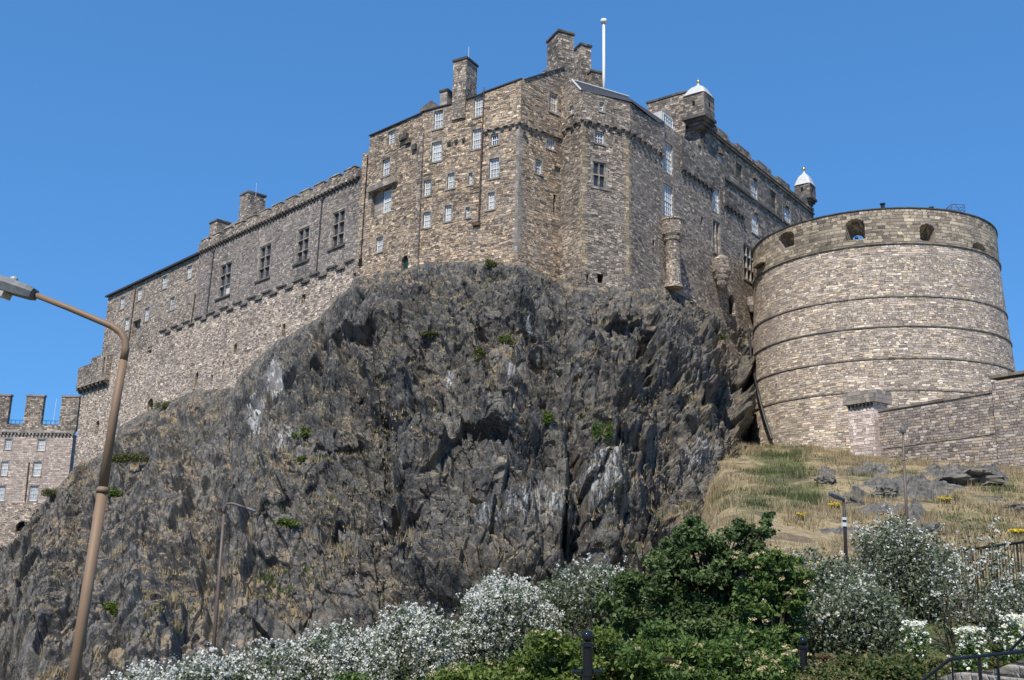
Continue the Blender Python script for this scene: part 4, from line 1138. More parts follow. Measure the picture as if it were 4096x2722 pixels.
#--PART2--
# =================================================================== the crag: one rock surface, built as real relief
def sstep(a, b, x): 
    t = np.clip((x - a) / (b - a), 0, 1); return t * t * (3 - 2 * t)
def hash3(i, j, k, s):
    h = (i.astype(np.uint32) * np.uint32(374761393) + j.astype(np.uint32) * np.uint32(668265263) + k.astype(np.uint32) * np.uint32(2147483647) + np.uint32(s * 97561 + 13))
    h = (h ^ (h >> np.uint32(13))) * np.uint32(1274126177)
    h = (h ^ (h >> np.uint32(16))) * np.uint32(2246822519)
    return ((h ^ (h >> np.uint32(15))) & np.uint32(0xFFFFFF)).astype(np.float32) / np.float32(16777216.0)
def blocks(P, seed, tz=-.25, tzr=1.9, tx=2.0):
    """Worley cells: each cell is a plane facet with its own height and tilt; returns height in [-.5,.5] + tilt, and edge distance"""
    P = P.astype(np.float32)
    base = np.floor(P).astype(np.int64)
    n = len(P)
    d1 = np.full(n, 9.0, np.float32); d2 = np.full(n, 9.0, np.float32)
    val = np.zeros(n, np.float32); zo = np.zeros(n)
    for dx in (-1, 0, 1):
        for dy in (-1, 0, 1):
            for dz in (-1, 0, 1):
                i, j, k = base[:, 0] + dx, base[:, 1] + dy, base[:, 2] + dz
                cx = i + hash3(i, j, k, seed); cy = j + hash3(i, j, k, seed + 1); cz = k + hash3(i, j, k, seed + 2)
                ex, ey, ez = (P[:, 0] - cx), (P[:, 1] - cy), (P[:, 2] - cz)
                d = (ex * ex + ey * ey + ez * ez).astype(np.float32)
                m = d < d1
                d2 = np.where(m, d1, np.minimum(d2, d))
                hv = hash3(i, j, k, seed + 3) - .5 + (hash3(i, j, k, seed + 4) - .5) * tx * ex + ((hash3(i, j, k, seed + 5) - .5) * tzr + tz) * ez
                val = np.where(m, hv.astype(np.float32), val); zo = np.where(m, ez, zo); d1 = np.where(m, d, d1)
    blocks.ez = zo
    return val, np.sqrt(d2) - np.sqrt(d1)
def vnoise(P, seed, octv=4):
    """value noise on (n,3)"""
    out = np.zeros(len(P)); amp = .5; tot = 0
    for o in range(octv):
        Q = P * 2 ** o; b = np.floor(Q).astype(np.int64); f = Q - b; f = f * f * (3 - 2 * f)
        acc = 0
        for dx in (0, 1):
            for dy in (0, 1):
                for dz in (0, 1):
                    w_ = (f[:, 0] if dx else 1 - f[:, 0]) * (f[:, 1] if dy else 1 - f[:, 1]) * (f[:, 2] if dz else 1 - f[:, 2])
                    acc = acc + w_ * hash3(b[:, 0] + dx, b[:, 1] + dy, b[:, 2] + dz, seed + o * 11)
        out += amp * acc; tot += amp; amp *= .5
    return out / tot - .5
# crest line of the rock (2360-pixel units of the photograph) and its distance
crest = np.array([(-160, 1275), (0, 1268), (60, 1240), (95, 1165), (150, 1105), (172, 1078), (262, 1035), (275, 985), (327, 955), (380, 930), (455, 900), (545, 893), (552, 868), (640, 788), (735, 733), (790, 680), (830, 640), (915, 625), (1000, 606), (1100, 600), (1200, 606), (1290, 642), (1335, 662), (1440, 662), (1480, 668), (1540, 662), (1600, 690), (1680, 738), (1760, 752)], float)
NC, NR = 1150, 820
xl, xr0 = -150.0, 1748.0
xn = np.linspace(xl, xr0, NC)
yt = np.interp(xn, crest[:, 0], crest[:, 1])
def crest_depth(x, y):
    """distance of the wall foot behind the crest at that column"""
    X, Y = x * 1.7357, y * 1.7357
    best = None
    for fc, u0, u1 in ((FRm, -1, LT - .6), (FB, -.6, LB), (FA, 0, LA), (FC, 0, LC), (FR, 0, LR), (FD, 0, LD), (FE, 0, LE + 3)):
        u = fc.uz(X, Y)[0]
        if u0 <= u <= u1:
            h = fc.hit(X, Y)[1]
            if best is None or h < best: best = h
    return best
yd = np.array([crest_depth(a, b) or np.nan for a, b in zip(xn, yt)])
ok = ~np.isnan(yd)
left = xn < 168
yd[left] = np.interp(xn[left], [-150, 60, 168], [165, 178, 190])
ok |= left
yd = np.interp(xn, xn[ok], yd[ok])
kk = np.exp(-np.linspace(-2, 2, 25) ** 2); kk /= kk.sum()
yd = np.convolve(np.pad(yd, 12, 'edge'), kk, 'valid') - .7
yr = np.array([(640, 1752), (745, 1740), (800, 1742), (945, 1742), (1000, 1712), (1110, 1712), (1290, 1700), (1400, 1700), (1700, 1700)], float)
vv = np.linspace(0, 1, NR) ** .97
YB = 1790.0
y2 = yt[None, :] + (YB - yt[None, :]) * vv[:, None]
xr = np.interp(y2[:, -1], yr[:, 0], yr[:, 1])
x2 = xl + (xn[None, :] - xl) * ((xr[:, None] - xl) / (xr0 - xl))
s_ = 1 - vv[:, None]
yb = np.interp(x2, [-150, 500, 900, 1500], [58, 58, 64, 60])
prof = np.where(x2 < 900, .55 * s_ ** 2.2 + .45 * s_, s_)
prof_mid = .72 * s_ + .28 * s_ ** 3
blend = sstep(500, 1000, x2)
pf = prof * (1 - blend) + prof_mid * blend
Y2 = yb + (yd[None, :] - yb) * pf
P = at_depth(x2 * 1.7357, y2 * 1.7357, Y2).reshape(-1, 3)
px, py = x2.ravel(), y2.ravel()
D = np.zeros(len(P))
WN1 = blocks(P / np.array([3.5, 3.5, 3.5]), 201)[0] + .6 * vnoise(P / 1.6, 203, 2); WN2 = blocks(P / np.array([3.0, 3.0, 5.0]), 202)[0] + .6 * vnoise(P / 1.6, 204, 2)
def blk2(x0, x1, yt_, yb_, L, R, T, B, amp, slope=0.0):
    yy = py - slope * (px - (x0 + x1) / 2)
    wob = WN1 * 34; wob2 = WN2 * 30
    return amp * sstep(x0 - L, x0 + L, px + wob2) * (1 - sstep(x1 - R, x1 + R, px + wob2 * .5)) * sstep(yt_ - T, yt_ + T, yy + wob) * (1 - sstep(yb_ - B, yb_ + B, yy + wob * .5))
for a in ((955, 1288, 1060, 1420, 45, 5, 7, 60, 3.4, -.06), (1291, 1318, 1070, 1290, 3, 6, 14, 16, -1.8, 0), (1322, 1400, 1085, 1250, 4, 8, 12, 14, 1.0, 0),
          (1640, 1738, 715, 1010, 10, 14, 14, 16, -5.0, .2), (1500, 1640, 712, 905, 16, 6, 10, 16, 2.4, 0), (1476, 1502, 765, 845, 3, 4, 4, 12, -2.8, 0), (1480, 1500, 860, 900, 4, 5, 4, 10, -2.0, 0),
          (718, 858, 748, 880, 8, 22, 5, 40, -3.6, -.25), (783, 824, 1262, 1335, 5, 6, 4, 12, -3.4, 0), (960, 1240, 772, 1640, 60, 60, 5, 60, 2.2, .0),
          (870, 965, 878, 1012, 16, 5, 10, 20, 2.0, 0), (1118, 1152, 945, 1012, 4, 5, 6, 10, -2.0, 0), (1130, 1420, 1012, 1640, 40, 40, 5, 60, 1.8, -.05),
          (560, 960, 880, 1640, 60, 60, 7, 60, 2.0, -.47), (1240, 1480, 870, 1640, 50, 30, 5, 60, 1.6, .1), (1330, 1500, 775, 1640, 30, 60, 6, 60, 1.5, .05),
          (1520, 1660, 905, 1640, 30, 20, 8, 60, 1.8, .0), (1550, 1700, 985, 1640, 20, 20, 6, 60, 1.6, .05), (60, 420, 1105, 1700, 30, 60, 6, 80, 2.0, -.2),
          (250, 640, 1010, 1700, 30, 60, 6, 80, 1.5, -.12), (560, 640, 840, 925, 10, 12, 10, 8, -1.2, 0), (0, 300, 1230, 1800, 40, 60, 6, 80, 1.8, .05), (330, 700, 1180, 1800, 40, 60, 6, 80, 1.8, -.1),
          (100, 560, 1370, 1800, 40, 60, 6, 80, 1.8, -.05), (560, 940, 1300, 1800, 40, 60, 6, 80, 2.0, -.12), (640, 900, 1110, 1800, 40, 60, 6, 80, 1.6, -.1), (380, 520, 1405, 1450, 20, 20, 4, 8, -1.4, 0),
          (1530, 1570, 920, 985, 4, 5, 6, 8, 1.2, 0), (1410, 1470, 960, 1200, 6, 5, 14, 30, -1.6, .5), (905, 960, 590, 640, 8, 12, 8, 10, -.8, 0)):
    D += blk2(*a)
leftw = 1 - sstep(300, 900, px)
DB_ = D.copy(); D = np.zeros(len(P))
# strata: steps along tilted beds, then angular blocks at four sizes (columns tall on the right, bedded on the left)
tilt = P[:, 2] + .22 * P[:, 0] * np.where(P[:, 0] < 0, -1, .35)
wob = blocks(P / np.array([9.0, 9.0, 9.0]), 207)[0] * 2.6
DS = np.zeros(len(P)); DM = np.zeros(len(P))
for per, amp in ((6.5, .22), (2.6, .10)):
    q = (tilt + wob) / per; fr = q - np.floor(q)
    D += amp * (sstep(.70, .97, 1 - fr) - .5) * np.clip(.55 + 3.0 * vnoise(P / 11 + 31, 9, 2), 0, 1.4)
for (sx, sy, sz, amp, seed, tz, tx) in ((9.5, 9.5, 8.5, 2.6, 21, 1.15, 1.8), (4.6, 4.6, 4.6, 1.3, 31, 1.15, 1.8), (2.2, 2.2, 2.6, .56, 41, 1.0, 1.8), (.95, .95, 1.5, .31, 61, .8, 2.2), (.42, .42, .8, .16, 81, .4, 2.0)):
    Q = np.stack([P[:, 0] + .14 * P[:, 2], P[:, 1] * .35, P[:, 2] - .20 * P[:, 0] * np.where(P[:, 0] < 0, -1, .3)], 1)
    v_, e_ = blocks(Q / np.array([sx, sy, sz]), seed, tz, 2.6, tx)
    v_ = v_ - leftw * (tz - .1) * blocks.ez
    q = amp * v_ * (1 + (-.5 if sx > 6 else .25 if sx > .9 else 0) * leftw) - (.05 if sx > 2 else .22) * amp * (1 - np.clip(e_ / .07, 0, 1))
    if sx > 6: D += q
    elif sx > 1.5: DM += q
    else: DS += q
rightw = sstep(950, 1250, px) * sstep(690, 780, py)
for (sx, sz, amp, seed) in ((2.8, 7.5, 1.1, 111), (1.3, 4.2, .38, 121)):
    Q = np.stack([P[:, 0] + .10 * P[:, 2], P[:, 1] * .25, P[:, 2]], 1) / np.array([sx, sx, sz])
    v_, e_ = blocks(Q, seed, .5, 1.0, 1.2)
    DM += amp * rightw * (v_ - .35 * (1 - np.clip(e_ / .10, 0, 1)))
for (sx, sz, amp, seed) in ((5.0, 2.2, .8, 131), (2.6, 1.0, .22, 141)):
    Q = np.stack([P[:, 0], P[:, 1] * .3, P[:, 2] + .30 * P[:, 0]], 1) / np.array([sx, sx, sz])
    v_, e_ = blocks(Q, seed, .5, 1.4, 1.0)
    DM += amp * (1 - .85 * rightw) * v_
D += vnoise(P / 7.0, 3, 2) * .7
DS += vnoise(P / .9, 4, 3) * .20
top_ = 1 - s_.repeat(NC, 1).ravel()
fade = sstep(.0, .10, top_) * .95 + .05
fades = sstep(0, .012, top_) * .8 + .2
gate = lambda q: np.where(q > 0, q * fade, q * np.maximum(fade, sstep(0, .05, top_) * .8))
def soften(a, n):
    a = a.reshape(NR, NC)
    for _ in range(n):
        p = np.pad(a, 1, 'edge'); a = (p[:-2, 1:-1] + p[2:, 1:-1] + p[1:-1, :-2] + p[1:-1, 2:] + 2 * a) / 6
    return a.ravel()
D = gate(D); DM = gate(DM); DB_ = gate(DB_)
D = soften(DB_, 1) + soften(D, 2) * (1 - leftw) + soften(D, 5) * leftw + soften(DM, 1) + DS * fades
yaw = np.interp(px, [-150, 700, 1250, 1750], [-.35, -.25, .0, .35])
nrm = np.stack([np.sin(yaw) * .85, -np.cos(yaw) * .85, np.full(len(P), .40) + 1.1 * leftw], 1)
nrm /= np.linalg.norm(nrm, axis=1, keepdims=True)
side = np.stack([vnoise(P / .8, 71, 2), vnoise(P / .8 + 9, 72, 2), vnoise(P / .8 - 5, 73, 2)], 1) * .12
V = P + nrm * D[:, None] + side * fades[:, None]
# tuck the crest into the wall and wrap the right edge back into the hill
V = V.reshape(NR, NC, 3)
back = V[:1].copy(); back[..., 1] += 3.0; back[..., 2] -= 1.0
V = np.concatenate([back, V])
edge = V[:, -1:, :]
wrap = []
for k in range(1, 15):
    q = (edge + np.array([k * .20, k * .95, -k * .05])).reshape(-1, 3)
    dd, _ = blocks(q / np.array([1.6, 1.6, 2.4]), 95); d3, _ = blocks(q / np.array([.7, .7, 1.0]), 96)
    dd = (dd * 1.2 + d3 * .45 + vnoise(q / 5.0, 97, 2) * 2.2) * min(1, k / 3)
    wrap.append((q + np.stack([dd * .35, -dd * .25, dd * .12], 1)).reshape(edge.shape))
V = np.concatenate([V] + wrap, 1)
nr_, nc_ = V.shape[:2]
idx = np.arange(nr_ * nc_).reshape(nr_, nc_)
Fq = np.stack([idx[1:, :-1], idx[1:, 1:], idx[:-1, 1:], idx[:-1, :-1]], -1).reshape(-1, 4)
def pad(a): 
    a = a.reshape(NR, NC); a = np.concatenate([a[:1], a]); return np.concatenate([a] + [a[:, -1:]] * 14, 1).ravel()
white = np.zeros(len(px))
for (x, y, rx, ry, k) in ((1350, 1215, 70, 75, .72), (1250, 1260, 130, 35, .8), (1120, 1270, 60, 30, .7), (1590, 1085, 50, 50, .75), (635, 870, 22, 60, 1.3), (602, 985, 20, 70, 1.3), (675, 1090, 30, 75, 1.15), (800, 865, 14, 22, 1.3), (815, 850, 32, 24, 1.0),
                          (770, 890, 40, 22, .8), (1218, 755, 9, 32, .9), (1180, 905, 14, 22, .9), (1040, 895, 16, 16, 1.1), (902, 1242, 15, 26, .9), (1420, 1190, 30, 60, .6), (1650, 1150, 16, 20, .8), (560, 960, 20, 40, .5), (1075, 810, 26, 30, .3), (540, 870, 16, 40, .4)):
    white = np.maximum(white, k * np.exp(-((px - x) / rx) ** 2 - ((py - y) / ry) ** 2))
soil = np.zeros(len(px))
for (x, y, rx, ry, k) in ((1210, 1033, 110, 18, 1.2), (1350, 880, 90, 10, .8), (980, 880, 60, 14, .7), (1150, 860, 26, 60, .7), (1560, 930, 50, 16, .8), (1300, 1000, 60, 14, .8), (1010, 660, 120, 22, .6), (750, 780, 40, 14, .5), (840, 1020, 60, 24, .8), (1050, 790, 40, 40, .5), (1110, 775, 150, 10, .8), (1480, 970, 80, 40, .55), (1390, 995, 60, 16, .7), (1520, 1220, 60, 26, 1.0), (625, 1475, 90, 50, 1.0), (940, 645, 90, 26, .7), (1120, 640, 60, 14, .6),
                          (360, 1025, 90, 30, .9), (330, 1120, 160, 40, .5), (480, 1100, 120, 50, .4), (150, 1290, 160, 40, .4), (230, 1420, 140, 60, .4), (60, 1480, 100, 70, .3), (520, 1350, 140, 40, .5), (760, 960, 120, 16, .6), (700, 905, 60, 14, .6), (1230, 940, 90, 14, .5), (1300, 860, 60, 10, .5),
                          (1680, 800, 26, 60, .6), (1670, 960, 50, 50, .8), (880, 880, 60, 90, .35), (800, 1420, 60, 40, .5), (440, 960, 90, 30, .7), (1690, 1060, 30, 60, .9), (1600, 700, 60, 14, .5), (700, 1190, 90, 30, .45), (1440, 1110, 60, 20, .4)):
    soil = np.maximum(soil, k * np.exp(-((px - x) / rx) ** 2 - ((py - y) / ry) ** 2))
warm = sstep(900, 500, px) * .75 + .25 * np.exp(-((px - 1150) / 200) ** 2 - ((py - 760) / 60) ** 2)
warm = np.clip(1 - sstep(400, 950, px), 0, 1) * .8 + .1
def rock_mat():
    m, nt, b = new_mat('crag_rock'); g = NG(nt)
    geo = g.n('ShaderNodeNewGeometry'); pos = geo.outputs['Position']
    aw = g.n('ShaderNodeAttribute', attribute_name='white').outputs['Fac']; ah = g.n('ShaderNodeAttribute', attribute_name='warm').outputs['Fac']
    n1 = g.noise(pos, .35, 6, .62); n2 = g.noise(pos, 2.6, 5, .65); n3 = g.noise(g.mapping(pos, (1.3, 1.3, .22)), 1.0, 5, .6)
    col = g.ramp(g.math('ADD', g.math('MULTIPLY', n1, .5), g.math('MULTIPLY', n3, .5)), [(.37, (.028, .028, .030)), (.46, (.072, .070, .068)), (.55, (.14, .133, .122)), (.66, (.26, .235, .195))])
    col = g.mix(g.ramp(n2, [(.46, 0), (.68, .7)]), col, (.21, .19, .16))
    col = g.mix(g.ramp(g.noise(pos, 1.1, 6, .7), [(.40, .8), (.50, 0)]), col, (.040, .040, .042))
    col = g.mix(g.ramp(g.noise(pos, .16, 5, .6), [(.54, 0), (.68, .5)]), col, (.20, .172, .13))
    col = g.mix(g.math('MULTIPLY', g.ramp(n3, [(.30, 1), (.42, 0)]), .6), col, (.028, .029, .033))
    col = g.mix(g.ramp(g.math('ADD', g.math('MULTIPLY', g.noise(pos, 2.1, 6, .72), .75), g.math('MULTIPLY', g.noise(pos, .14, 3, .5), .25)), [(.535, 0), (.60, .62)]), col, (.27, .215, .145))
    col = g.mix(g.ramp(g.noise(pos, 4.3, 4, .7), [(.56, 0), (.66, .5)]), col, (.23, .22, .205))
    sep = g.n('ShaderNodeSeparateXYZ'); g.l(geo.outputs['Normal'], sep.inputs[0])
    up = sep.outputs[2]
    n4 = g.noise(pos, .55, 5, .6)
    led = g.math('ADD', up, g.math('MULTIPLY_ADD', n4, 2.2, -1.15)); led = g.math('ADD', led, g.math('MULTIPLY', ah, -.16))
    led = g.math('ADD', led, g.math('MULTIPLY', g.n('ShaderNodeAttribute', attribute_name='soil').outputs['Fac'], .55))
    soil = g.ramp(g.noise(pos, 1.5, 4, .6), [(.35, (.16, .12, .08)), (.5, (.27, .20, .12)), (.65, (.33, .26, .16))])
    col = g.mix(g.math('MULTIPLY', g.ramp(led, [(.60, 0), (.78, 1)]), .88), col, soil)
    n5 = g.noise(g.mapping(pos, (4.2, 4.2, .45)), 1.0, 5, .7)
    wm = g.ramp(g.math('ADD', g.math('MULTIPLY', aw, .34), g.math('MULTIPLY', n5, 1.0)), [(.70, 0), (.80, 1)])
    wm = g.math('MULTIPLY', wm, g.ramp(aw, [(.08, 0), (.3, .85)]))
    col = g.mix(wm, col, (.50, .49, .47))
    lich = g.ramp(g.noise(pos, 3.2, 2, .5), [(.70, 0), (.74, .7)])
    col = g.mix(lich, col, (.34, .33, .31))
    g.l(col, b.inputs['Base Color']); b.inputs['Roughness'].default_value = .82; b.inputs['Specular IOR Level'].default_value = .28
    bp = g.n('ShaderNodeBump', i_Strength=.5, i_Distance=.2); g.l(g.math('ADD', n2, g.noise(pos, 9.0, 4, .6)), bp.inputs['Height']); g.l(bp.outputs[0], b.inputs['Normal'])
    return m
rock = big_mesh('crag', V.reshape(-1, 3), Fq, rock_mat(), None, {'white': ('POINT', pad(white)), 'warm': ('POINT', pad(warm)), 'soil': ('POINT', pad(soil))})
tag(rock, kind='structure')
ROCKV, ROCKF = V.reshape(-1, 3), Fq
# =================================================================== ground and the grassy hillside
def xb_of(Y): return np.interp(Y, [30, 45, 60, 75, 95, 118, 140, 170], [3.5, 8.5, 13.0, 16.5, 20.0, 23.0, 27.0, 34.0])
def zground(X, Y):
    X = np.asarray(X, float); Y = np.asarray(Y, float)
    zl = np.interp(Y, [-40, 8, 22, 45, 70, 400], [0, -.05, -1.8, -4.0, -5.5, -6.0])
    zh = np.interp(Y, [-40, 10, 27, 36, 60, 90, 106, 122, 137, 170], [0, -.15, -.6, 1.2, 5.2, 10.8, 14.2, 17.5, 20.4, 22.5])
    k = sstep(-9, 0, X - xb_of(Y))
    return zl + (zh - zl) * k
gx = np.concatenate([[-5000, -1200, -400], np.linspace(-160, 160, 161), [400, 1200, 5000]])
gy = np.concatenate([[-2000, -400, -100], np.linspace(-40, 200, 121), [260, 400, 1200, 5000]])
GX, GY = np.meshgrid(gx, gy)
GZ = zground(GX, np.clip(GY, -40, 400)) - .35 - 8 * sstep(200, 400, GY) - 6 * sstep(160, 400, np.abs(GX))
iv = np.arange(GX.size).reshape(GX.shape)
ground_mat = plain_mat('bare_ground', (.13, .12, .08), .95, .1, var=.4, scale=.4)
gnd = big_mesh('ground', np.stack([GX, GY, GZ], -1).reshape(-1, 3), np.stack([iv[:-1, :-1], iv[:-1, 1:], iv[1:, 1:], iv[1:, :-1]], -1).reshape(-1, 4), ground_mat)
tag(gnd, kind='structure')
hx = np.arange(0, 78, .17); hy = np.concatenate([np.arange(27, 70, .17), np.arange(70, 150, .24)])
HX, HY = np.meshgrid(hx, hy)
HP = np.stack([HX.ravel(), HY.ravel(), np.zeros(HX.size)], 1)
HZ = zground(HX, HY).ravel() + vnoise(HP / 9, 301, 3) * 1.6 * sstep(30, 45, HP[:, 1])
hpx, hpy = proj(np.stack([HP[:, 0], HP[:, 1], HZ], 1)); hpx /= 1.7357; hpy /= 1.7357
# outcrops of bare bedded rock in the slope
outc = np.zeros(len(HP))
for (x, y, rx, ry, k) in ((2220, 1100, 95, 26, 1.0), (2060, 1118, 75, 16, .95), (2140, 1135, 100, 13, .9), (1905, 1095, 26, 18, .8), (1975, 1050, 40, 10, .6), (2290, 1150, 70, 16, .7), (2040, 1180, 60, 12, .6), (1965, 1145, 30, 12, .55), (2110, 1195, 30, 16, .7), (1960, 1225, 70, 14, .6), (2000, 1090, 60, 14, .7), (1850, 1130, 24, 10, .4)):
    outc = np.maximum(outc, k * np.exp(-((hpx - x) / rx) ** 2 - ((hpy - y) / ry) ** 2))
q3 = np.stack([HP[:, 0], HP[:, 1], HP[:, 0] * 0], 1)
om = np.clip((outc + vnoise(HP / 3.5, 311, 4) * 1.1 - .34) * 3.2, 0, 1)
b1, e1 = blocks(q3 / np.array([3.2, 5.0, 1]), 331); b2, e2 = blocks(q3 / np.array([1.1, 1.8, 1]), 351); b3, _ = blocks(q3 / np.array([.45, .8, 1]), 361)
HZ = HZ + om * (.15 + .55 * b1 + .45 * b2 + .25 * b3) + vnoise(HP / 1.6, 371, 3) * .22
green = np.zeros(len(HP))
for (x, y, rx, ry, k) in ((1800, 1080, 80, 66, 1.0), (1850, 1140, 80, 40, .9), (1740, 1160, 80, 40, .75), (1990, 1100, 50, 20, .5), (2200, 1190, 90, 20, .6), (1880, 1140, 26, 16, .8), (2000, 1048, 30, 9, .8), (2080, 1085, 40, 12, .5), (2200, 1150, 120, 14, .6), (2310, 1120, 60, 40, .6), (1900, 1060, 40, 14, .6), (2280, 1200, 60, 30, .4)):
    green = np.maximum(green, k * np.exp(-((hpx - x) / rx) ** 2 - ((hpy - y) / ry) ** 2))
def hill_mat():
    m, nt, b = new_mat('hillside_turf'); g = NG(nt)
    pos = g.n('ShaderNodeNewGeometry').outputs['Position']
    ar = g.n('ShaderNodeAttribute', attribute_name='outcrop').outputs['Fac']; ag = g.n('ShaderNodeAttribute', attribute_name='green').outputs['Fac']
    n1 = g.noise(pos, .5, 5, .6); n2 = g.noise(pos, 3.0, 5, .6)
    straw = g.ramp(n2, [(.3, (.20, .15, .085)), (.5, (.31, .24, .135)), (.7, (.40, .32, .19))])
    grn = g.ramp(n2, [(.3, (.05, .065, .022)), (.7, (.12, .14, .05))])
    col = g.mix(g.ramp(g.math('ADD', g.math('MULTIPLY', ag, .5), g.math('MULTIPLY', n1, 1.0)), [(.62, 0), (.9, .9)]), straw, grn)
    col = g.mix(g.ramp(n1, [(.53, 0), (.62, .8)]), col, (.12, .092, .068))
    rk = g.ramp(g.noise(pos, 1.6, 6, .65), [(.32, (.06, .058, .055)), (.5, (.135, .126, .112)), (.68, (.24, .215, .18))])
    col = g.mix(g.ramp(ar, [(.15, 0), (.4, 1)]), col, rk)
    g.l(col, b.inputs['Base Color']); b.inputs['Roughness'].default_value = .92; b.inputs['Specular IOR Level'].default_value = .15
    return m
green = np.maximum(green, 1 - sstep(36, 44, HP[:, 1]))
drop = sstep(0, 9, xb_of(HP[:, 1]) - 1.0 - HP[:, 0])
HV = np.stack([HP[:, 0], HP[:, 1], HZ - drop * .6], 1)
iv = np.arange(HX.size).reshape(HX.shape)
HF = np.stack([iv[:-1, :-1], iv[:-1, 1:], iv[1:, 1:], iv[1:, :-1]], -1).reshape(-1, 4)
hill = big_mesh('hillside', HV, HF, hill_mat(), None, {'outcrop': ('POINT', om), 'green': ('POINT', green)}, smooth=False)
tag(hill, kind='structure')
def hill_z(X, Y):
    i = int(np.clip(np.searchsorted(hy, Y), 0, len(hy) - 1)); j = int(np.clip(np.searchsorted(hx, X), 0, len(hx) - 1))
    return float(HV[iv[i, j], 2]) if (0 <= X <= 78 and 27 <= Y <= 149) else float(zground(X, Y))

# =================================================================== vegetation
def leaf_mat(name, front, back=None, trans=.25, rough=.55, spec=.3):
    m, nt, b = new_mat(name); g = NG(nt)
    t = g.n('ShaderNodeAttribute', attribute_name='tint').outputs['Fac']
    n = len(front)
    col = g.ramp(t, [(i / max(1, n - 1), c) for i, c in enumerate(front)])
    if back is not None:
        bf = g.n('ShaderNodeNewGeometry').outputs['Backfacing']
        col = g.mix(bf, col, g.ramp(t, [(i / max(1, len(back) - 1), c) for i, c in enumerate(back)]))
    g.l(col, b.inputs['Base Color']); b.inputs['Roughness'].default_value = rough; b.inputs['Specular IOR Level'].default_value = spec
    if trans:
        tr = g.n('ShaderNodeBsdfTranslucent'); g.l(col, tr.inputs[0])
        mx = g.n('ShaderNodeMixShader', i_Fac=trans); g.l(b.outputs[0], mx.inputs[1]); g.l(tr.outputs[0], mx.inputs[2])
        g.l(mx.outputs[0], nt.nodes['Material Output'].inputs[0])
    return m
M['leaf_silver'] = leaf_mat('silvery_leaf', [(.05, .072, .032), (.10, .13, .06), (.18, .205, .12)], [(.10, .125, .065), (.21, .235, .15), (.42, .43, .34)], .25)
M['leaf_dark'] = leaf_mat('dark_green_leaf', [(.045, .075, .022), (.09, .14, .04), (.17, .215, .085)])
M['leaf_elder'] = leaf_mat('elder_leaf', [(.05, .09, .02), (.10, .165, .035), (.18, .24, .07)])
M['leaf_lime'] = leaf_mat('lime_green_leaf', [(.07, .11, .018), (.12, .17, .03), (.20, .24, .06)])
M['leaf_dry'] = leaf_mat('dry_stem', [(.13, .10, .045), (.24, .185, .09), (.36, .29, .16)])
M['leaf_mixed'] = leaf_mat('rough_herbage', [(.05, .08, .02), (.12, .14, .04), (.26, .21, .10)])
M['straw'] = leaf_mat('straw_blade', [(.20, .145, .08), (.34, .265, .145), (.48, .40, .25)], None, .2)
M['green_blade'] = leaf_mat('green_blade', [(.035, .055, .018), (.075, .10, .03), (.15, .165, .06)], None, .2)
M['white_petal'] = leaf_mat('white_tuft', [(.55, .54, .46), (.70, .69, .61), (.80, .79, .72)], None, .2)
M['cream'] = leaf_mat('cream_flower', [(.40, .31, .13), (.52, .43, .20), (.66, .60, .40)], None, .2)
M['daisy'] = leaf_mat('white_daisy', [(.72, .72, .60), (.80, .80, .72), (.82, .78, .50)], None, .15)
M['yellow'] = leaf_mat('yellow_flower', [(.62, .42, .01), (.75, .54, .015), (.80, .62, .03)], None, .15)
M['bark'] = plain_mat('bark', (.07, .055, .04), .9, .1, var=.3)
def leaf_cloud(C, size, nrm_bias, rng, aspect=.55):
    """diamond leaves at points C (n,3) with random orientation; returns verts, faces"""
    n = len(C)
    N = rng.normal(size=(n, 3)); N /= np.linalg.norm(N, axis=1, keepdims=True); N += nrm_bias; N /= np.linalg.norm(N, axis=1, keepdims=True)
    T = np.cross(N, rng.normal(size=(n, 3))); T /= np.linalg.norm(T, axis=1, keepdims=True) + 1e-9
    B = np.cross(N, T)
    s = size * rng.uniform(.65, 1.35, n)[:, None]
    fold = N * s * .18
    V = np.stack([C - T * s, C - B * s * aspect + fold, C + T * s, C + B * s * aspect + fold], 1).reshape(-1, 3)
    return V, np.arange(n * 4).reshape(n, 4)
GSUN = np.array([_s[0], _s[1], _s[2]])
def add_cloud(name, parent, C, size, mat, rng, bias=(0, 0, .55), tint=None, aspect=.55):
    V, Fc = leaf_cloud(C, size, np.array(bias), rng, aspect)
    t = rng.uniform(0, 1, len(C)) if tint is None else tint
    return big_mesh(name, V, Fc, mat, parent, {'tint': ('FACE', t)})
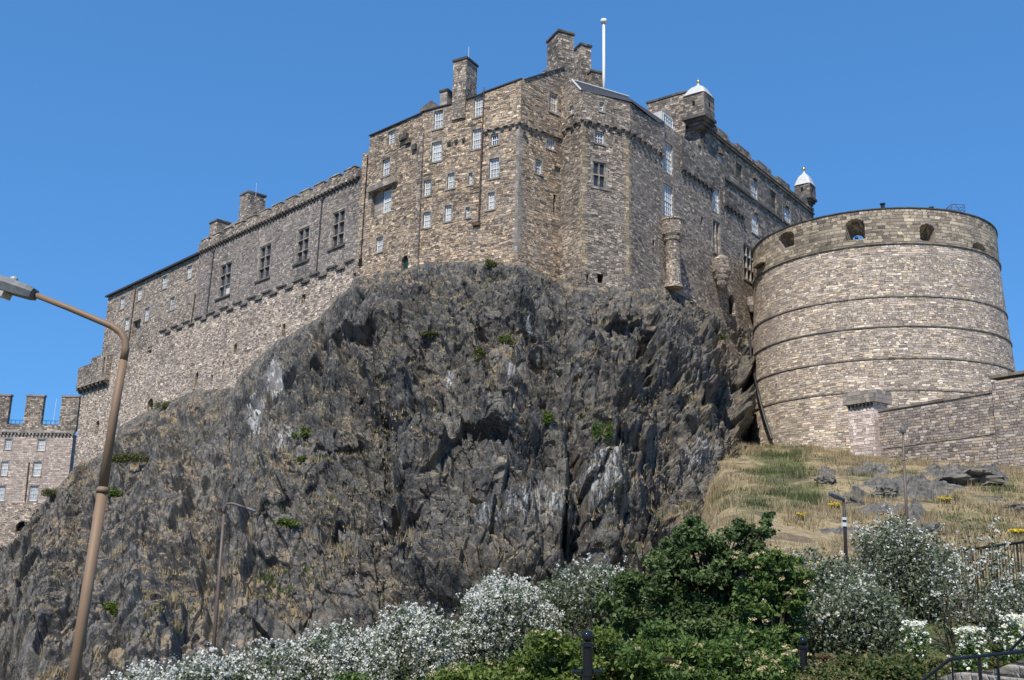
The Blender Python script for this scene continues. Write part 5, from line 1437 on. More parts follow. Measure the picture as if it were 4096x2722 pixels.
def shrub(name, label, cat, group, X, Y, w, h, kind, seed, z0=None, dens=1.0, depth=None, lean=0.0, clumps=None, size=None, tuft=1.0):
    rng = np.random.default_rng(seed)
    if z0 is None: z0 = hill_z(X, Y) - .1 if X > 3 else float(zground(X, Y)) - .1
    t = thing(name, (X, Y, z0), label, cat, group)
    dp = depth or w * .75
    st = MB()
    base = np.array([X, Y, z0])
    if kind == 'silver':
        ns = int(16 * w * dens) + 8
        pts, tip = [], []
        for i in range(ns):
            fx, fy = rng.uniform(-1, 1), rng.uniform(-1, 1)
            hh = h * rng.uniform(.72, 1.0) * (1 - .32 * fx * fx - .12 * max(0, -fy))
            p0 = base + np.array([fx * w * .36, fy * dp * .36, 0]); p1 = base + np.array([fx * w * .5 + rng.normal() * .08 + lean * hh * .2, fy * dp * .5, hh])
            if i < 26: st.tube([p0, (p0 + p1) / 2 + rng.normal(size=3) * .05, p1], [.022, .015, .005], 4)
            n = int(230 * hh * dens * .5)
            f = rng.uniform(.06, 1, n) ** .75
            sp = .10 + .20 * np.sin(np.pi * f) ** .6
            q = p0 + (p1 - p0) * f[:, None] + rng.normal(size=(n, 3)) * sp[:, None] * np.array([1, 1, .8])
            pts.append(q)
            m = int(19 * hh * tuft * .5 * rng.choice([.3, .7, 1.2, 2.2]))
            f = 1 - rng.uniform(0, 1, m) ** 1.4 * .62
            q = p0 + (p1 - p0) * f[:, None] + rng.normal(size=(m, 3)) * .17; q[:, 1] -= .05
            tip.append(q)
        C = np.concatenate(pts); 
        add_cloud('foliage', t, C, size or .058, M['leaf_silver'], rng, (0.05, -.1, .3))
        Tt = np.concatenate(tip)
        K_ = 9; Tt = (Tt[:, None, :] + rng.normal(size=(len(Tt), K_, 3)) * .036).reshape(-1, 3)
        add_cloud('white_tufts', t, Tt, .033, M['white_petal'], rng, (0, -.3, .4), aspect=.8)
    else:
        mt = {'dark': 'leaf_dark', 'elder': 'leaf_elder', 'lime': 'leaf_lime', 'mixed': 'leaf_mixed', 'dry': 'leaf_dry'}[kind]
        ncl = int(max(20, 52 * w * dp * .5 * dens))
        nm = int(3 + w * 2.2)
        mx = (np.arange(nm) + rng.uniform(.2, .8, nm)) / nm - .5
        mh = rng.uniform(.42, 1.0, nm) * (1 - .5 * mx * mx); my = rng.uniform(-.5, .5, nm); mr = rng.uniform(.16, .30, nm)
        mi = rng.integers(0, nm, ncl)
        a_ = rng.normal(size=(ncl, 3)); a_ /= np.linalg.norm(a_, axis=1, keepdims=True); a_ *= rng.uniform(.35, 1, (ncl, 1)) ** .6
        cc = base + np.stack([(mx[mi] + a_[:, 0] * mr[mi]) * w, (my[mi] + a_[:, 1] * .3) * dp, h * mh[mi] * (.52 + a_[:, 2] * .43)], 1)
        rad_ = rng.uniform(.16, .42, ncl) * min(1.0, w * .4)
        if clumps is not None:
            cc, rad_ = [], []
            for (qx, qy, qr) in clumps:
                for k in range(9):
                    Yc = Y + rng.uniform(-.5, .5) * min(dp, 3.2) * (.3 + .02 * qr)
                    p = at_depth((qx + rng.normal() * qr * .48) * 1.7357, (qy + rng.normal() * qr * .42) * 1.7357, Yc)
                    cc.append(p); rad_.append(qr * 1.7357 / FPX * Y * rng.uniform(.4, .75))
            cc = np.array(cc); ncl = len(cc)
        pts = []; ct = []
        for c, r in zip(cc, rad_):
            n = int(1250 * min(r, .9) ** 1.35 * dens * (.06 / (size or .06)) ** 1.3)
            v = rng.normal(size=(n, 3)); v /= np.linalg.norm(v, axis=1, keepdims=True); v *= (np.where(rng.uniform(0, 1, n) < .8, rng.uniform(.2, 1, n) ** .6, rng.uniform(.8, 1.7, n)) * r)[:, None]; v[:, 2] *= .62
            pts.append(c + v); ct.append(np.full(n, rng.normal() * .2))
            if len(pts) % 3 == 0: st.tube([base + np.array([rng.normal() * .1, rng.normal() * .1, 0]), (base + c) / 2 + np.array([0, 0, .15 * h]), c], [.05, .035, .008], 5)
        C = np.concatenate(pts)
        ct = np.concatenate(ct); ok2 = C[:, 2] > z0 - .1; C = C[ok2]
        tint = np.clip(rng.normal(.45, .24, len(C)) + ct[ok2], 0, 1)
        add_cloud('foliage', t, C, size or .062, M[mt], rng, (0, -.1, .42), tint)
        if kind in ('elder', 'lime'):
            for i in range(int(min(60, 16 * w * dens))):
                c = cc[rng.integers(ncl)]
                q = c + np.array([rng.normal() * .2, -.25 + rng.normal() * .1, .22 + rng.normal() * .05])
                r = rng.uniform(.06, .12); m = 34
                a = rng.uniform(0, 6.28, m); rr = r * np.sqrt(rng.uniform(0, 1, m))
                add_cloud('flower_head', t, np.stack([q[0] + rr * np.cos(a), q[1] + rr * np.sin(a), q[2] + .02 * rng.normal(size=m)], 1), .02, M['cream'], rng, (0, -.3, 1.2), aspect=.9)
    if st.v: st.build('stem', M['bark'], t)
    return t
def place(px_, ytop, depth, ground=None):
    """plan position and height for a plant whose top is seen at (px_, ytop) in 2360-pixel units"""
    p = at_depth(px_ * 1.7357, ytop * 1.7357, depth)
    z = ground if ground is not None else (hill_z(p[0], p[1]) if p[0] > 3 else float(zground(p[0], p[1])))
    return float(p[0]), float(p[1]), float(p[2]), z - .1
def PS(name, label, cat, group, px_, ytop, depth, wpx, kind, seed, **kw):
    X, Y, zt_, z0 = place(px_, ytop, depth, kw.pop('ground', None))
    wd = wpx * 1.7357 / FPX * depth
    return shrub(name, label, cat, group, X, Y, wd, max(.5, zt_ - z0), kind, seed, z0=z0, **kw)
gS = 'silvery shrubs with white tufts'
# front row, left to right, then the stand at the right
PS('silver_shrub', 'lowest silvery shrub at the far left end of the white tufted row', 'shrub', gS, 330, 1545, 27, 190, 'silver', 101, tuft=2.3)
PS('silver_shrub', 'small silvery shrub hiding the foot of the slim brown lamp post', 'shrub', gS, 470, 1512, 28, 170, 'silver', 102, tuft=2.3)
PS('silver_shrub', 'silvery white tufted shrub just right of the slim lamp post foot', 'shrub', gS, 620, 1482, 29, 190, 'silver', 103, tuft=2.3)
PS('silver_shrub', 'broad silvery shrub thick with white tufts below the dark notch in the crag', 'shrub', gS, 790, 1432, 30, 220, 'silver', 104, tuft=2.3)
PS('silver_shrub', 'bushy shrub with dense white tufts, middle of the rising white row', 'shrub', gS, 950, 1392, 31, 210, 'silver', 105, tuft=2.3, dens=1.1)
PS('silver_shrub', 'tallest white tufted shrub of the left row, below the big dark cliff face', 'shrub', gS, 1165, 1325, 33, 210, 'silver', 106, tuft=2.3, dens=1.15)
PS('silver_shrub', 'silvery shrub between the tallest white tufted shrub and the dark tree', 'shrub', gS, 1370, 1300, 34, 240, 'silver', 107, tuft=0.55)
PS('silver_shrub', 'grey green shrub with few white tufts behind the cream flowered elder', 'shrub', gS, 1880, 1262, 33, 220, 'silver', 108, tuft=0.35, dens=.9)
PS('silver_shrub', 'tall silvery shrub in front of the tall bare brown pole', 'shrub', gS, 2060, 1182, 34, 230, 'silver', 109, tuft=0.50, dens=.75)
PS('silver_shrub', 'tall loose silvery shrub in front of the black railings, near the right edge', 'shrub', gS, 2240, 1168, 30, 250, 'silver', 110, tuft=0.30, dens=.26)
PS('silver_shrub', 'leafy silvery shrub at the right picture edge, low in front of the railings', 'shrub', gS, 2340, 1330, 29, 170, 'silver', 111, tuft=0.30, dens=.6)
PS('silver_shrub', 'silvery shrub behind the black bollard with one visible arm', 'shrub', gS, 1960, 1330, 29, 230, 'silver', 112, tuft=0.30)
PS('broadleaf_tree', 'big dark green bushy tree with upright leading shoots in the foreground', 'tree', None, 1640, 1215, 30, 330, 'dark', 121, dens=.9, size=.072,
   clumps=[(1592, 1205, 17), (1570, 1228, 22), (1612, 1232, 24), (1555, 1262, 26), (1600, 1272, 30), (1650, 1262, 28), (1690, 1236, 22), (1708, 1212, 16), (1728, 1225, 18), (1772, 1190, 9), (1766, 1206, 12), (1757, 1228, 17), (1742, 1255, 24), (1700, 1278, 32),
           (1430, 1352, 26), (1450, 1405, 32), (1425, 1440, 30), (1465, 1335, 26), (1405, 1395, 24), (1505, 1300, 28), (1535, 1325, 36), (1585, 1315, 36), (1640, 1310, 38), (1690, 1325, 38), (1560, 1370, 44), (1620, 1370, 46), (1680, 1375, 42), (1510, 1365, 34), (1490, 1420, 40), (1560, 1430, 46), (1640, 1435, 46), (1700, 1430, 38), (1600, 1490, 48), (1680, 1490, 44)])
gE = 'elder bushes in the foreground'
PS('elder_bush', 'green elder with cream flower heads between the dark tree and the silvery shrubs', 'bush', gE, 1765, 1268, 27, 210, 'elder', 131, size=.062,
   clumps=[(1770, 1290, 22), (1730, 1305, 24), (1815, 1298, 24), (1845, 1325, 22), (1760, 1335, 30), (1810, 1345, 30), (1720, 1355, 28), (1850, 1375, 24), (1770, 1390, 32), (1730, 1420, 30), (1820, 1410, 30), (1780, 1450, 30), (1735, 1480, 28), (1830, 1470, 24), (1790, 1510, 30)])
PS('elder_bush', 'lime green elder right behind the nearer black bollard', 'bush', gE, 1370, 1420, 25, 260, 'lime', 132, dens=.75, size=.06)
PS('elder_bush', 'elder below the dark tree, between the two black bollards', 'bush', gE, 1620, 1395, 25, 300, 'elder', 133, dens=.6, size=.065)
PS('elder_bush', 'bright green elder poking through the white tufts at the bottom centre', 'bush', gE, 1150, 1478, 25, 240, 'lime', 134, size=.06)
PS('elder_bush', 'green bush showing between the white tufted tops beside the tallest shrub', 'bush', gE, 1045, 1368, 33.5, 120, 'elder', 135, size=.06)
PS('elder_bush', 'low green bush along the bottom edge left of centre', 'bush', gE, 900, 1528, 24, 260, 'elder', 136, size=.055)
PS('elder_bush', 'small leafy bush just left of the farther bollard', 'bush', gE, 1780, 1475, 24, 140, 'elder', 137, size=.06)
PS('bramble', 'low green bramble patch right of the farther bollard', 'bush', 'brambles by the steps', 2000, 1490, 23, 230, 'mixed', 141, size=.05)
PS('bramble', 'brown and green bramble above the handrail', 'bush', 'brambles by the steps', 2120, 1455, 25, 150, 'mixed', 142, size=.05)
PS('dry_stems', 'patch of dry brown stems behind the bollard with one visible arm', 'weeds', None, 1905, 1470, 25, 140, 'dry', 143, size=.045)
PS('bramble', 'dry brown bramble between the two white daisy clumps', 'bush', 'brambles by the steps', 2295, 1440, 25, 130, 'mixed', 144, size=.05)
def daisy(label, px_, ytop, depth, wpx, seed, col='daisy', group='white daisy clumps', name='daisy_clump', n=200, hmin=.5, cat='flowers', ground=None):
    rng = np.random.default_rng(seed)
    X, Y, zt_, z0 = place(px_, ytop, depth, ground); wd = wpx * 1.7357 / FPX * depth; h = max(hmin, zt_ - z0)
    t = thing(name, (X, Y, z0), label, cat, group)
    c = np.array([X, Y, z0]) + np.stack([rng.normal(size=n) * wd * .2, rng.normal(size=n) * wd * .16, h * (1 - rng.uniform(0, 1, n) ** 1.5 * .6)], 1)
    hd_ = (c[:, None, :] + rng.normal(size=(n, 6, 3)) * .022).reshape(-1, 3)
    add_cloud('flower_heads', t, hd_, .03, M[col], rng, (0, -.5, .8), aspect=.9)
    k = (c[:, None, :] * np.array([1, 1, 0]) + np.stack([rng.normal(size=(n, 16)) * .06, rng.normal(size=(n, 16)) * .06, z0 + (c[:, 2:3] - z0) * rng.uniform(.1, .97, (n, 16))], -1)).reshape(-1, 3)
    add_cloud('foliage', t, k, .04, M['leaf_elder'], rng, (0, -.2, .5))
daisy('white daisy clump above the start of the handrail', 2235, 1448, 24, 75, 151)
daisy('white daisy clump at the right picture edge above the handrail', 2348, 1418, 24, 80, 152)
daisy('sparse white flowered clump beside the brambles, left of the daisy clumps', 2110, 1435, 25.5, 60, 153, n=150)
for lab, x, y, d, ww, sd_ in (('ragwort clump with flat yellow flowers above the dark green tree', 1846, 1184, 0, 22, 161), ('ragwort clump with yellow flowers left of the short lamp post', 1925, 1161, 0, 22, 162),
                      ('taller ragwort clump with yellow flowers right of the tall bare pole', 2176, 1148, 0, 26, 163), ('ragwort clump with yellow flowers at the right edge beside the railings', 2345, 1222, 0, 30, 164)):
    # walk the sight line down to the hillside
    best = None
    for Yd in np.arange(32, 110, .4):
        p = at_depth(x * 1.7357, (y + 14) * 1.7357, Yd)
        if p[2] <= hill_z(p[0], p[1]): best = Yd; break
    best = best or 50
    rng = np.random.default_rng(sd_)
    p = at_depth(x * 1.7357, (y + 14) * 1.7357, best); zt_ = at_depth(x * 1.7357, y * 1.7357, best)[2]
    t = thing('ragwort', (p[0], p[1], p[2] - .1), lab, 'flowers', 'yellow ragwort on the slope')
    wd = ww * 1.7357 / FPX * best; n = 60
    c = np.stack([p[0] + rng.uniform(-.5, .5, n) * wd, p[1] + rng.uniform(-.4, .4, n) * wd, zt_ - rng.uniform(0, .12, n)], 1)
    add_cloud('flower_heads', t, (c[:, None, :] + rng.normal(size=(n, 8, 3)) * .035).reshape(-1, 3), .04, M['yellow'], rng, (0, -.4, .9), aspect=.9)
    k = np.stack([np.repeat(c[:, 0], 14), np.repeat(c[:, 1], 14), p[2] - .1 + (np.repeat(c[:, 2], 14) - p[2] + .05) * rng.uniform(0, 1, n * 14)], 1) + rng.normal(size=(n * 14, 3)) * .03
    add_cloud('foliage', t, k, .05, M['green_blade'], rng, (0, -.2, .3))
# green plants rooted in the crag
rp = ROCKV.reshape(nr_, nc_, 3)
rpx, rpy = proj(rp[1:, :NC].reshape(-1, 3)); rpx = rpx / 1.7357; rpy = rpy / 1.7357
rflat = rp[1:, :NC].reshape(-1, 3)
tree_ = {}
cellk = (np.floor(rpx / 12).astype(int) * 1000 + np.floor(rpy / 12).astype(int))
order = np.argsort(cellk); ck = cellk[order]
def rock_at(x, y):
    best = None
    for dx in (-1, 0, 1):
        for dy in (-1, 0, 1):
            k = (int(x // 12) + dx) * 1000 + int(y // 12) + dy
            a, b = np.searchsorted(ck, k), np.searchsorted(ck, k, 'right')
            ii = order[a:b]
            if len(ii):
                d = (rpx[ii] - x) ** 2 + (rpy[ii] - y) ** 2
                m = ii[d < 90]
                if len(m):
                    j = m[np.argmin(rflat[m][:, 1])]
                    if best is None or rflat[j][1] < best[1]: best = rflat[j]
    return best
for lab, x, y, wpx, hpx_, mt in (('green bush standing upright on the crag face above the dark cliff', 1382, 1003, 34, 58, 'leaf_elder'), ('light green bush on the crag ledge left of the upright bush', 1262, 968, 38, 34, 'leaf_lime'),
        ('green tuft on the crag ledge below the right end of the drain openings', 1172, 782, 30, 26, 'leaf_lime'), ('green and straw tuft on the ledge at the middle of the upper crag', 993, 774, 46, 18, 'leaf_mixed'),
        ('green tuft on the bare slope below the white streaks', 690, 998, 34, 24, 'leaf_lime'), ('fern tuft at the foot of the bright block wall', 1132, 606, 30, 22, 'leaf_mixed'), ('yellow green plant growing on the rampart foot', 785, 668, 12, 16, 'leaf_lime'),
        ('long green patch of weeds on the ledge under the arched doorway', 330, 1062, 150, 34, 'leaf_mixed'), ('red and green weeds right of the arched doorway', 375, 935, 50, 22, 'leaf_mixed'), ('green tuft low on the crag at the picture left', 265, 1135, 40, 22, 'leaf_lime'),
        ('green tuft beside the head of the slim lamp post', 660, 1205, 60, 20, 'leaf_lime'), ('green weeds on the right shoulder of the crag near the black pipe', 1665, 780, 34, 26, 'leaf_mixed'), ('green tuft in the crag gully below the grey slab', 1095, 825, 24, 40, 'leaf_mixed'),
        ('green tuft on the lower crag left of the pale patch', 690, 1060, 22, 18, 'leaf_lime'), ('leafy plant low on the crag beside the near lamp post', 262, 1408, 30, 30, 'leaf_lime'), ('small fern on the crag under the barracks house', 120, 1140, 60, 26, 'leaf_mixed')):
    p = rock_at(x, y)
    if p is None: continue
    sc_ = p[1] / FPX * 1.7357; rng = np.random.default_rng(int(x * 7 + y)); n = int(260 + 1.1 * wpx * hpx_)
    t = thing('crag_plant', (p[0], p[1], p[2] - .1), lab, 'plant', 'plants rooted in the crag')
    nb_ = 7; bc = np.stack([rng.uniform(-.42, .42, nb_), rng.uniform(-.3, .3, nb_), rng.uniform(.05, .75, nb_) * (1 - np.abs(rng.uniform(-.5, .5, nb_)))], 1)
    v = bc[rng.integers(0, nb_, n)] + rng.normal(size=(n, 3)) * np.array([.10, .10, .13])
    C = np.array(p) + v * np.array([wpx * 1.15 * sc_, min(wpx * .6 * sc_, 1.2), hpx_ * sc_]) + np.array([0, .05, -.05])
    add_cloud('foliage', t, C, .10, M[mt], rng, (0, -.2, .6))
# straw grass tufts on the crag's ledges (nobody could count them)
def blades(name, base, h, wdt, mat, rng, lean=.35):
    n = len(base)
    a = rng.uniform(0, 2 * np.pi, n); d = np.stack([np.cos(a), np.sin(a), np.zeros(n)], 1)
    hh = h * rng.uniform(.45, 1.2, n) * (1 + 1.6 * np.clip(vnoise(base / 1.7, 77, 2) * 2.2, -.3, .8))
    tip = base + np.stack([rng.normal(size=n) * lean * hh * .5, rng.normal(size=n) * lean * hh * .5, hh], 1)
    ww = (wdt * rng.uniform(.6, 1.4, n))[:, None]
    V = np.stack([base - d * ww, base + d * ww, tip], 1).reshape(-1, 3)
    o = big_mesh(name, V, np.arange(n * 3).reshape(n, 3), mat, None, {'tint': ('FACE', rng.uniform(0, 1, n))})
    return o
g_ = ROCKV[ROCKF]; fnr = np.cross(g_[:, 1] - g_[:, 0], g_[:, 3] - g_[:, 0]); ar_ = np.linalg.norm(fnr, axis=1); fn = fnr / (ar_[:, None] + 1e-9)
fn *= np.sign(fn[:, 2:3] + 1e-9)
cen = g_.mean(1)
nzv = vnoise(cen / 4.0, 401, 3)
cpx, cpy = proj(cen); cpx /= 1.7357
soilf = pad(soil)[ROCKF[:, 0]]
score = fn[:, 2] * 1.1 - .22 * (cpx < 700) + nzv * 1.9 + soilf * .55 + .03 * (cpx < 700)
cand = np.nonzero((score > .92) & (cpx > -100) & (ar_ < .6))[0]
rng = np.random.default_rng(5)
pick = rng.choice(cand, size=min(len(cand), 8500), replace=False)
bs_ = np.repeat(cen[pick], 6, axis=0) + rng.normal(size=(len(pick) * 6, 3)) * np.array([.16, .16, .0]); bs_[:, 2] -= .05
gm_ = np.repeat(vnoise(cen[pick] / 5.0, 411, 2) + rng.normal(size=len(pick)) * .12 > .07, 6)
tag(blades('dry_grass', bs_[~gm_], .36, .045, M['straw'], rng), 'straw coloured dry grass tufts growing on the ledges of the crag', 'grass', None, 'stuff')
tag(blades('green_grass', bs_[gm_], .34, .045, M['green_blade'], rng), 'green grass tufts growing on the ledges of the crag', 'grass', None, 'stuff')
# grass on the hillside
ok_ = (om < .25) & (HP[:, 0] > xb_of(HP[:, 1]) - 2) & (hpx < 2800) & (hpx > 1400) & (HP[:, 1] > 34)
ids = np.nonzero(ok_)[0]
wgt = (1.0 + .0 * HP[ids, 1]); wgt = wgt * np.clip(vnoise(HP[ids] / 2.5, 421, 3) * 5 + .75, .03, 2); wgt /= wgt.sum()
sel = rng.choice(ids, size=115000, p=wgt)
bb_ = HV[sel] + np.stack([rng.uniform(-.12, .12, len(sel)), rng.uniform(-.12, .12, len(sel)), np.full(len(sel), -.04)], 1)
isg = (green[sel] * .78 + vnoise(HP[sel] / 2.2, 431, 3) * 1.5 + rng.normal(size=len(sel)) * .12) > .42
tag(blades('dry_grass', bb_[~isg], .48, .026, M['straw'], rng, .5), 'dry straw grass covering the slope under the round battery', 'grass', None, 'stuff')
tag(blades('green_grass', bb_[isg], .40, .03, M['green_blade'], rng, .5), 'patches of long green grass on the slope under the round battery', 'grass', None, 'stuff')
# boulders on the slope
def boulder(label, x, y, wpx, hpx_, seed, flat=.7):
    best = None
    for Yd in np.arange(32, 125, .3):
        p = at_depth(x * 1.7357, (y + hpx_ * .4) * 1.7357, Yd)
        if p[2] <= hill_z(p[0], p[1]) + .05: best = Yd; break
    if best is None: return
    p = at_depth(x * 1.7357, (y + hpx_ * .4) * 1.7357, best); sc_ = best / FPX * 1.7357
    n1, n2 = 40, 26
    th, ph = np.meshgrid(np.linspace(0, 2 * np.pi, n1, endpoint=False), np.linspace(.02, np.pi - .02, n2))
    d = np.stack([np.cos(th) * np.sin(ph), np.sin(th) * np.sin(ph), np.cos(ph)], -1).reshape(-1, 3)
    q, _ = blocks(d * 1.6 + seed, seed); q2, _ = blocks(d * 4 + seed, seed + 5)
    r = 1 + .45 * q + .18 * q2
    V = p + d * r[:, None] * np.array([wpx * .5 * sc_, wpx * .4 * sc_, hpx_ * .55 * sc_]) + np.array([0, .1, hpx_ * .0 * sc_])
    ii = np.arange(n1 * n2).reshape(n2, n1)
    Fb = np.stack([ii[:-1], np.roll(ii[:-1], -1, 1), np.roll(ii[1:], -1, 1), ii[1:]], -1).reshape(-1, 4)
    tag(big_mesh('boulder', V, Fb, M['boulder']), label, 'boulder', 'boulders on the slope')
M['boulder'] = plain_mat('grey_boulder', (.16, .145, .122), .9, .15, var=.45, scale=1.2)
boulder('broad brown boulder between the tall silvery shrubs', 2140, 1215, 70, 50, 501)
boulder('dark boulder with a split face on the green patch edge', 1905, 1098, 44, 34, 502)
boulder('dark rounded boulder right of the short lamp post', 1970, 1152, 42, 32, 503)
boulder('small grey boulder above the tall pole foot outcrop', 1990, 1045, 30, 16, 504)
boulder('pale boulder at the right edge above the railings', 2345, 1165, 60, 30, 505)
boulder('pale slab boulder beside the tall pole', 2040, 1130, 60, 30, 506)
boulder('long pale slab boulder at the top right of the outcrop', 2240, 1090, 120, 40, 507)
# =================================================================== concrete patches in the crag
def patch(label, x0, y0, x1, y1, name='concrete_patch', lift=.0):
    p = rock_at((x0 + x1) / 2, (y0 + y1) / 2)
    if p is None: return
    Yd = p[1] + 1.1 - lift
    c = [at_depth(x * 1.7357, y * 1.7357, Yd) for x, y in ((x0, y1), (x1, y1), (x1 - 4, y0), (x0 + 5, y0))]
    mb = MB(); mb.hexa(c + [q + np.array([0, 3.2, 0.2]) for q in c]); o = mb.build(name, M['concrete'])
    tag(o, label, 'concrete patch')
patch('grey concrete facing block under the corner of the bright block', 1096, 612, 1188, 648)
# =================================================================== lamp posts and pole
def lamp_near():
    Yd = 18.6
    def q(x, y, dY=0): return at_depth(x * 1.7357, y * 1.7357, Yd + dY)
    b0 = q(240, 1100); low = q(168, 1568)
    ax = low - b0; foot = low + ax / np.linalg.norm(ax) * 2.0; foot = low + (low - b0) * ((zground(low[0], Yd) - low[2]) / (low[2] - b0[2]))
    t = thing('street_lamp', tuple(foot), 'tall brown lamp post with a long bent arm, nearest on the left', 'lamp post', 'street lamps')
    mb = MB(); j = q(236, 1135)
    mb.tube([foot, j], [.100, .092], 16); mb.tube([j, j + (b0 - low) * .015, j + (b0 - low) * .03], [.112, .112, .082], 16)
    pts = [j + (b0 - low) * .02, q(262, 960), q(285, 830), q(292, 800)]
    mb.tube([pts[0], pts[1], pts[2]], [.086, .078, .072], 14)
    mb.build('post', M['brownpost'], t, smooth=True)
    mb = MB(); P = [q(285, 831), q(290, 803), q(288, 783), q(277, 765), q(258, 752), q(236, 743), q(160, 711), q(78, 679)]
    mb.tube(P, [.072, .068, .066, .064, .062, .060, .057, .052], 14); mb.build('arm', M['brownpost'], t, smooth=True)
    e = q(82, 680); f = q(-60, 633)
    hd_ = MB(); ax = (f - e); L_ = np.linalg.norm(ax); ax /= L_; up = np.array([0, 0, 1.0]) - ax * ax[2]; up /= np.linalg.norm(up); sd_ = np.cross(ax, up)
    secs = [(0, .07, .07, .09), (.02, .16, .10, .16), (.12, .19, .12, .20), (.5, .22, .13, .24), (.9, .20, .12, .22), (1.0, .10, .06, .12)]
    rings = []
    for (f_, wd, tp, bt) in secs:
        c = e + ax * L_ * f_; rings.append([c + sd_ * wd + up * .02, c + sd_ * wd * .7 + up * tp, c - sd_ * wd * .7 + up * tp, c - sd_ * wd + up * .02, c - sd_ * wd * .85 - up * bt * .55, c + sd_ * wd * .85 - up * bt * .55])
    for a, b in zip(rings[:-1], rings[1:]):
        for k in range(6): hd_.poly(a[k], a[(k + 1) % 6], b[(k + 1) % 6], b[k])
    hd_.poly(*rings[0]); hd_.poly(*rings[-1][::-1]); ho = hd_.build('lamp_head', M['lamp_grey'], t)
    c = e + ax * L_ * .62 - up * .14; bw = MB(); bw.hexa([c + ax * a + sd_ * b * .17 + up * h for h in (.02, -.10) for a, b in ((-.28, -1), (.28, -1), (.28, 1), (-.28, 1))]); bw.build('lamp_glass', M['bowl'], ho)
    c = e + ax * L_ * .40 + up * .12; cp_ = MB(); cp_.lathe(c, [(.075, c[2] - .03), (.075, c[2] + .04), (.06, c[2] + .07), (.02, c[2] + .085)], 12); cp_.build('photocell', M['bowl'], ho)
M['lamp_grey'] = plain_mat('lamp_housing', (.13, .135, .14), .55, .4, var=.35, scale=6)
M['bowl'] = plain_mat('lamp_bowl', (.42, .42, .36), .3, .5, var=.1)
M['band_white'] = plain_mat('white_band', (.6, .62, .62), .5, .3, var=.15, scale=10)
lamp_near()
def lamp_small(label, Yd, foot_px, joint_px, top_px, pts, head, r, mat, bands):
    def q(p): return at_depth(p[0] * 1.7357, p[1] * 1.7357, Yd)
    a, j = q(foot_px), q(joint_px)
    tp = q(top_px); foot = a + (a - tp) * ((hill_z(a[0], Yd) - .2 - a[2]) / (a[2] - tp[2])) if a[2] > hill_z(a[0], Yd) else a
    t = thing('street_lamp', tuple(foot), label, 'lamp post', 'street lamps')
    mb = MB(); mb.tube([foot, j, tp], [r * 1.25, r * 1.05, r * .75], 10); mb.build('post', M[mat], t, smooth=True)
    if pts:
        mb = MB(); mb.tube([q(p) for p in pts], r * .7, 8); mb.build('arm', M[mat], t, smooth=True)
    e, f = q(head[0]), q(head[1]); ax = f - e; L_ = np.linalg.norm(ax); ax /= L_; up = np.array([0, 0, 1.0]) - ax * ax[2]; up /= np.linalg.norm(up); sd_ = np.cross(ax, up)
    hb = MB(); rings = []; w_ = head[2]
    for f_, k in ((0, .45), (.15, .75), (.55, 1.0), (.9, .8), (1.0, .3)):
        c = e + ax * L_ * f_; rings.append([c + (sd_ * math.cos(a_) * w_ + up * math.sin(a_) * w_ * .62) * k for a_ in np.linspace(0, 2 * math.pi, 8, endpoint=False)])
    for a_, b_ in zip(rings[:-1], rings[1:]):
        for k in range(8): hb.poly(a_[k], a_[(k + 1) % 8], b_[(k + 1) % 8], b_[k])
    hb.poly(*rings[0]); hb.poly(*rings[-1][::-1]); hb.build('lamp_head', M['lamp_grey'], t)
    for (y0, y1, x) in bands:
        b0, b1 = q((x, y1)), q((x, y0)); mb = MB(); mb.tube([b0, b1], r * 1.6, 10); mb.build('band', M['band_white'], t)
M['brownpost2'] = plain_mat('weathered_brown_steel', (.13, .095, .075), .5, .4, var=.15)
lamp_small('slim brown lamp post with a short bent arm, in front of the lower crag', 47, (488, 1540), (500, 1395), (516, 1185), [(516, 1186), (518, 1168), (524, 1161), (536, 1161), (552, 1166), (570, 1172)], ((568, 1171), (590, 1180), .14), .08, 'brownpost2', [(1492, 1500, 489), (1512, 1530, 488)])
lamp_small('short dark lamp post with a hooded head, standing among the shrubs', 40, (1948, 1255), (1947, 1210), (1944, 1152), [], ((1946, 1152), (1910, 1136), .20), .066, 'darkpost', [(1193, 1199, 1946), (1205, 1214, 1946)])
def bare_pole():
    Yd = 52
    def q(x, y): return at_depth(x * 1.7357, y * 1.7357, Yd)
    a, b = q(2090, 1182), q(2080, 968); m = q(2083, 1062)
    z = hill_z(a[0], Yd) - .3
    foot = a + (a - b) * ((z - a[2]) / (a[2] - b[2]))
    t = thing('lighting_column', tuple(foot), 'tall bare brown pole with a round lantern near its top, on the grassy slope', 'lamp post')
    mb = MB(); mb.tube([foot, m], [.085, .07], 10); mb.tube([m, m + (b - m) * .02, b], [.085, .062, .05], 10); mb.build('post', M['brownpost2'], t, smooth=True)
    c = q(2081, 992); ln = MB(); ln.lathe((c[0], c[1] - .02), [(.05, c[2] - .18), (.13, c[2] - .12), (.15, c[2]), (.12, c[2] + .12), (.05, c[2] + .18)], 14); ln.build('lantern', M['lamp_grey'], t)
bare_pole()
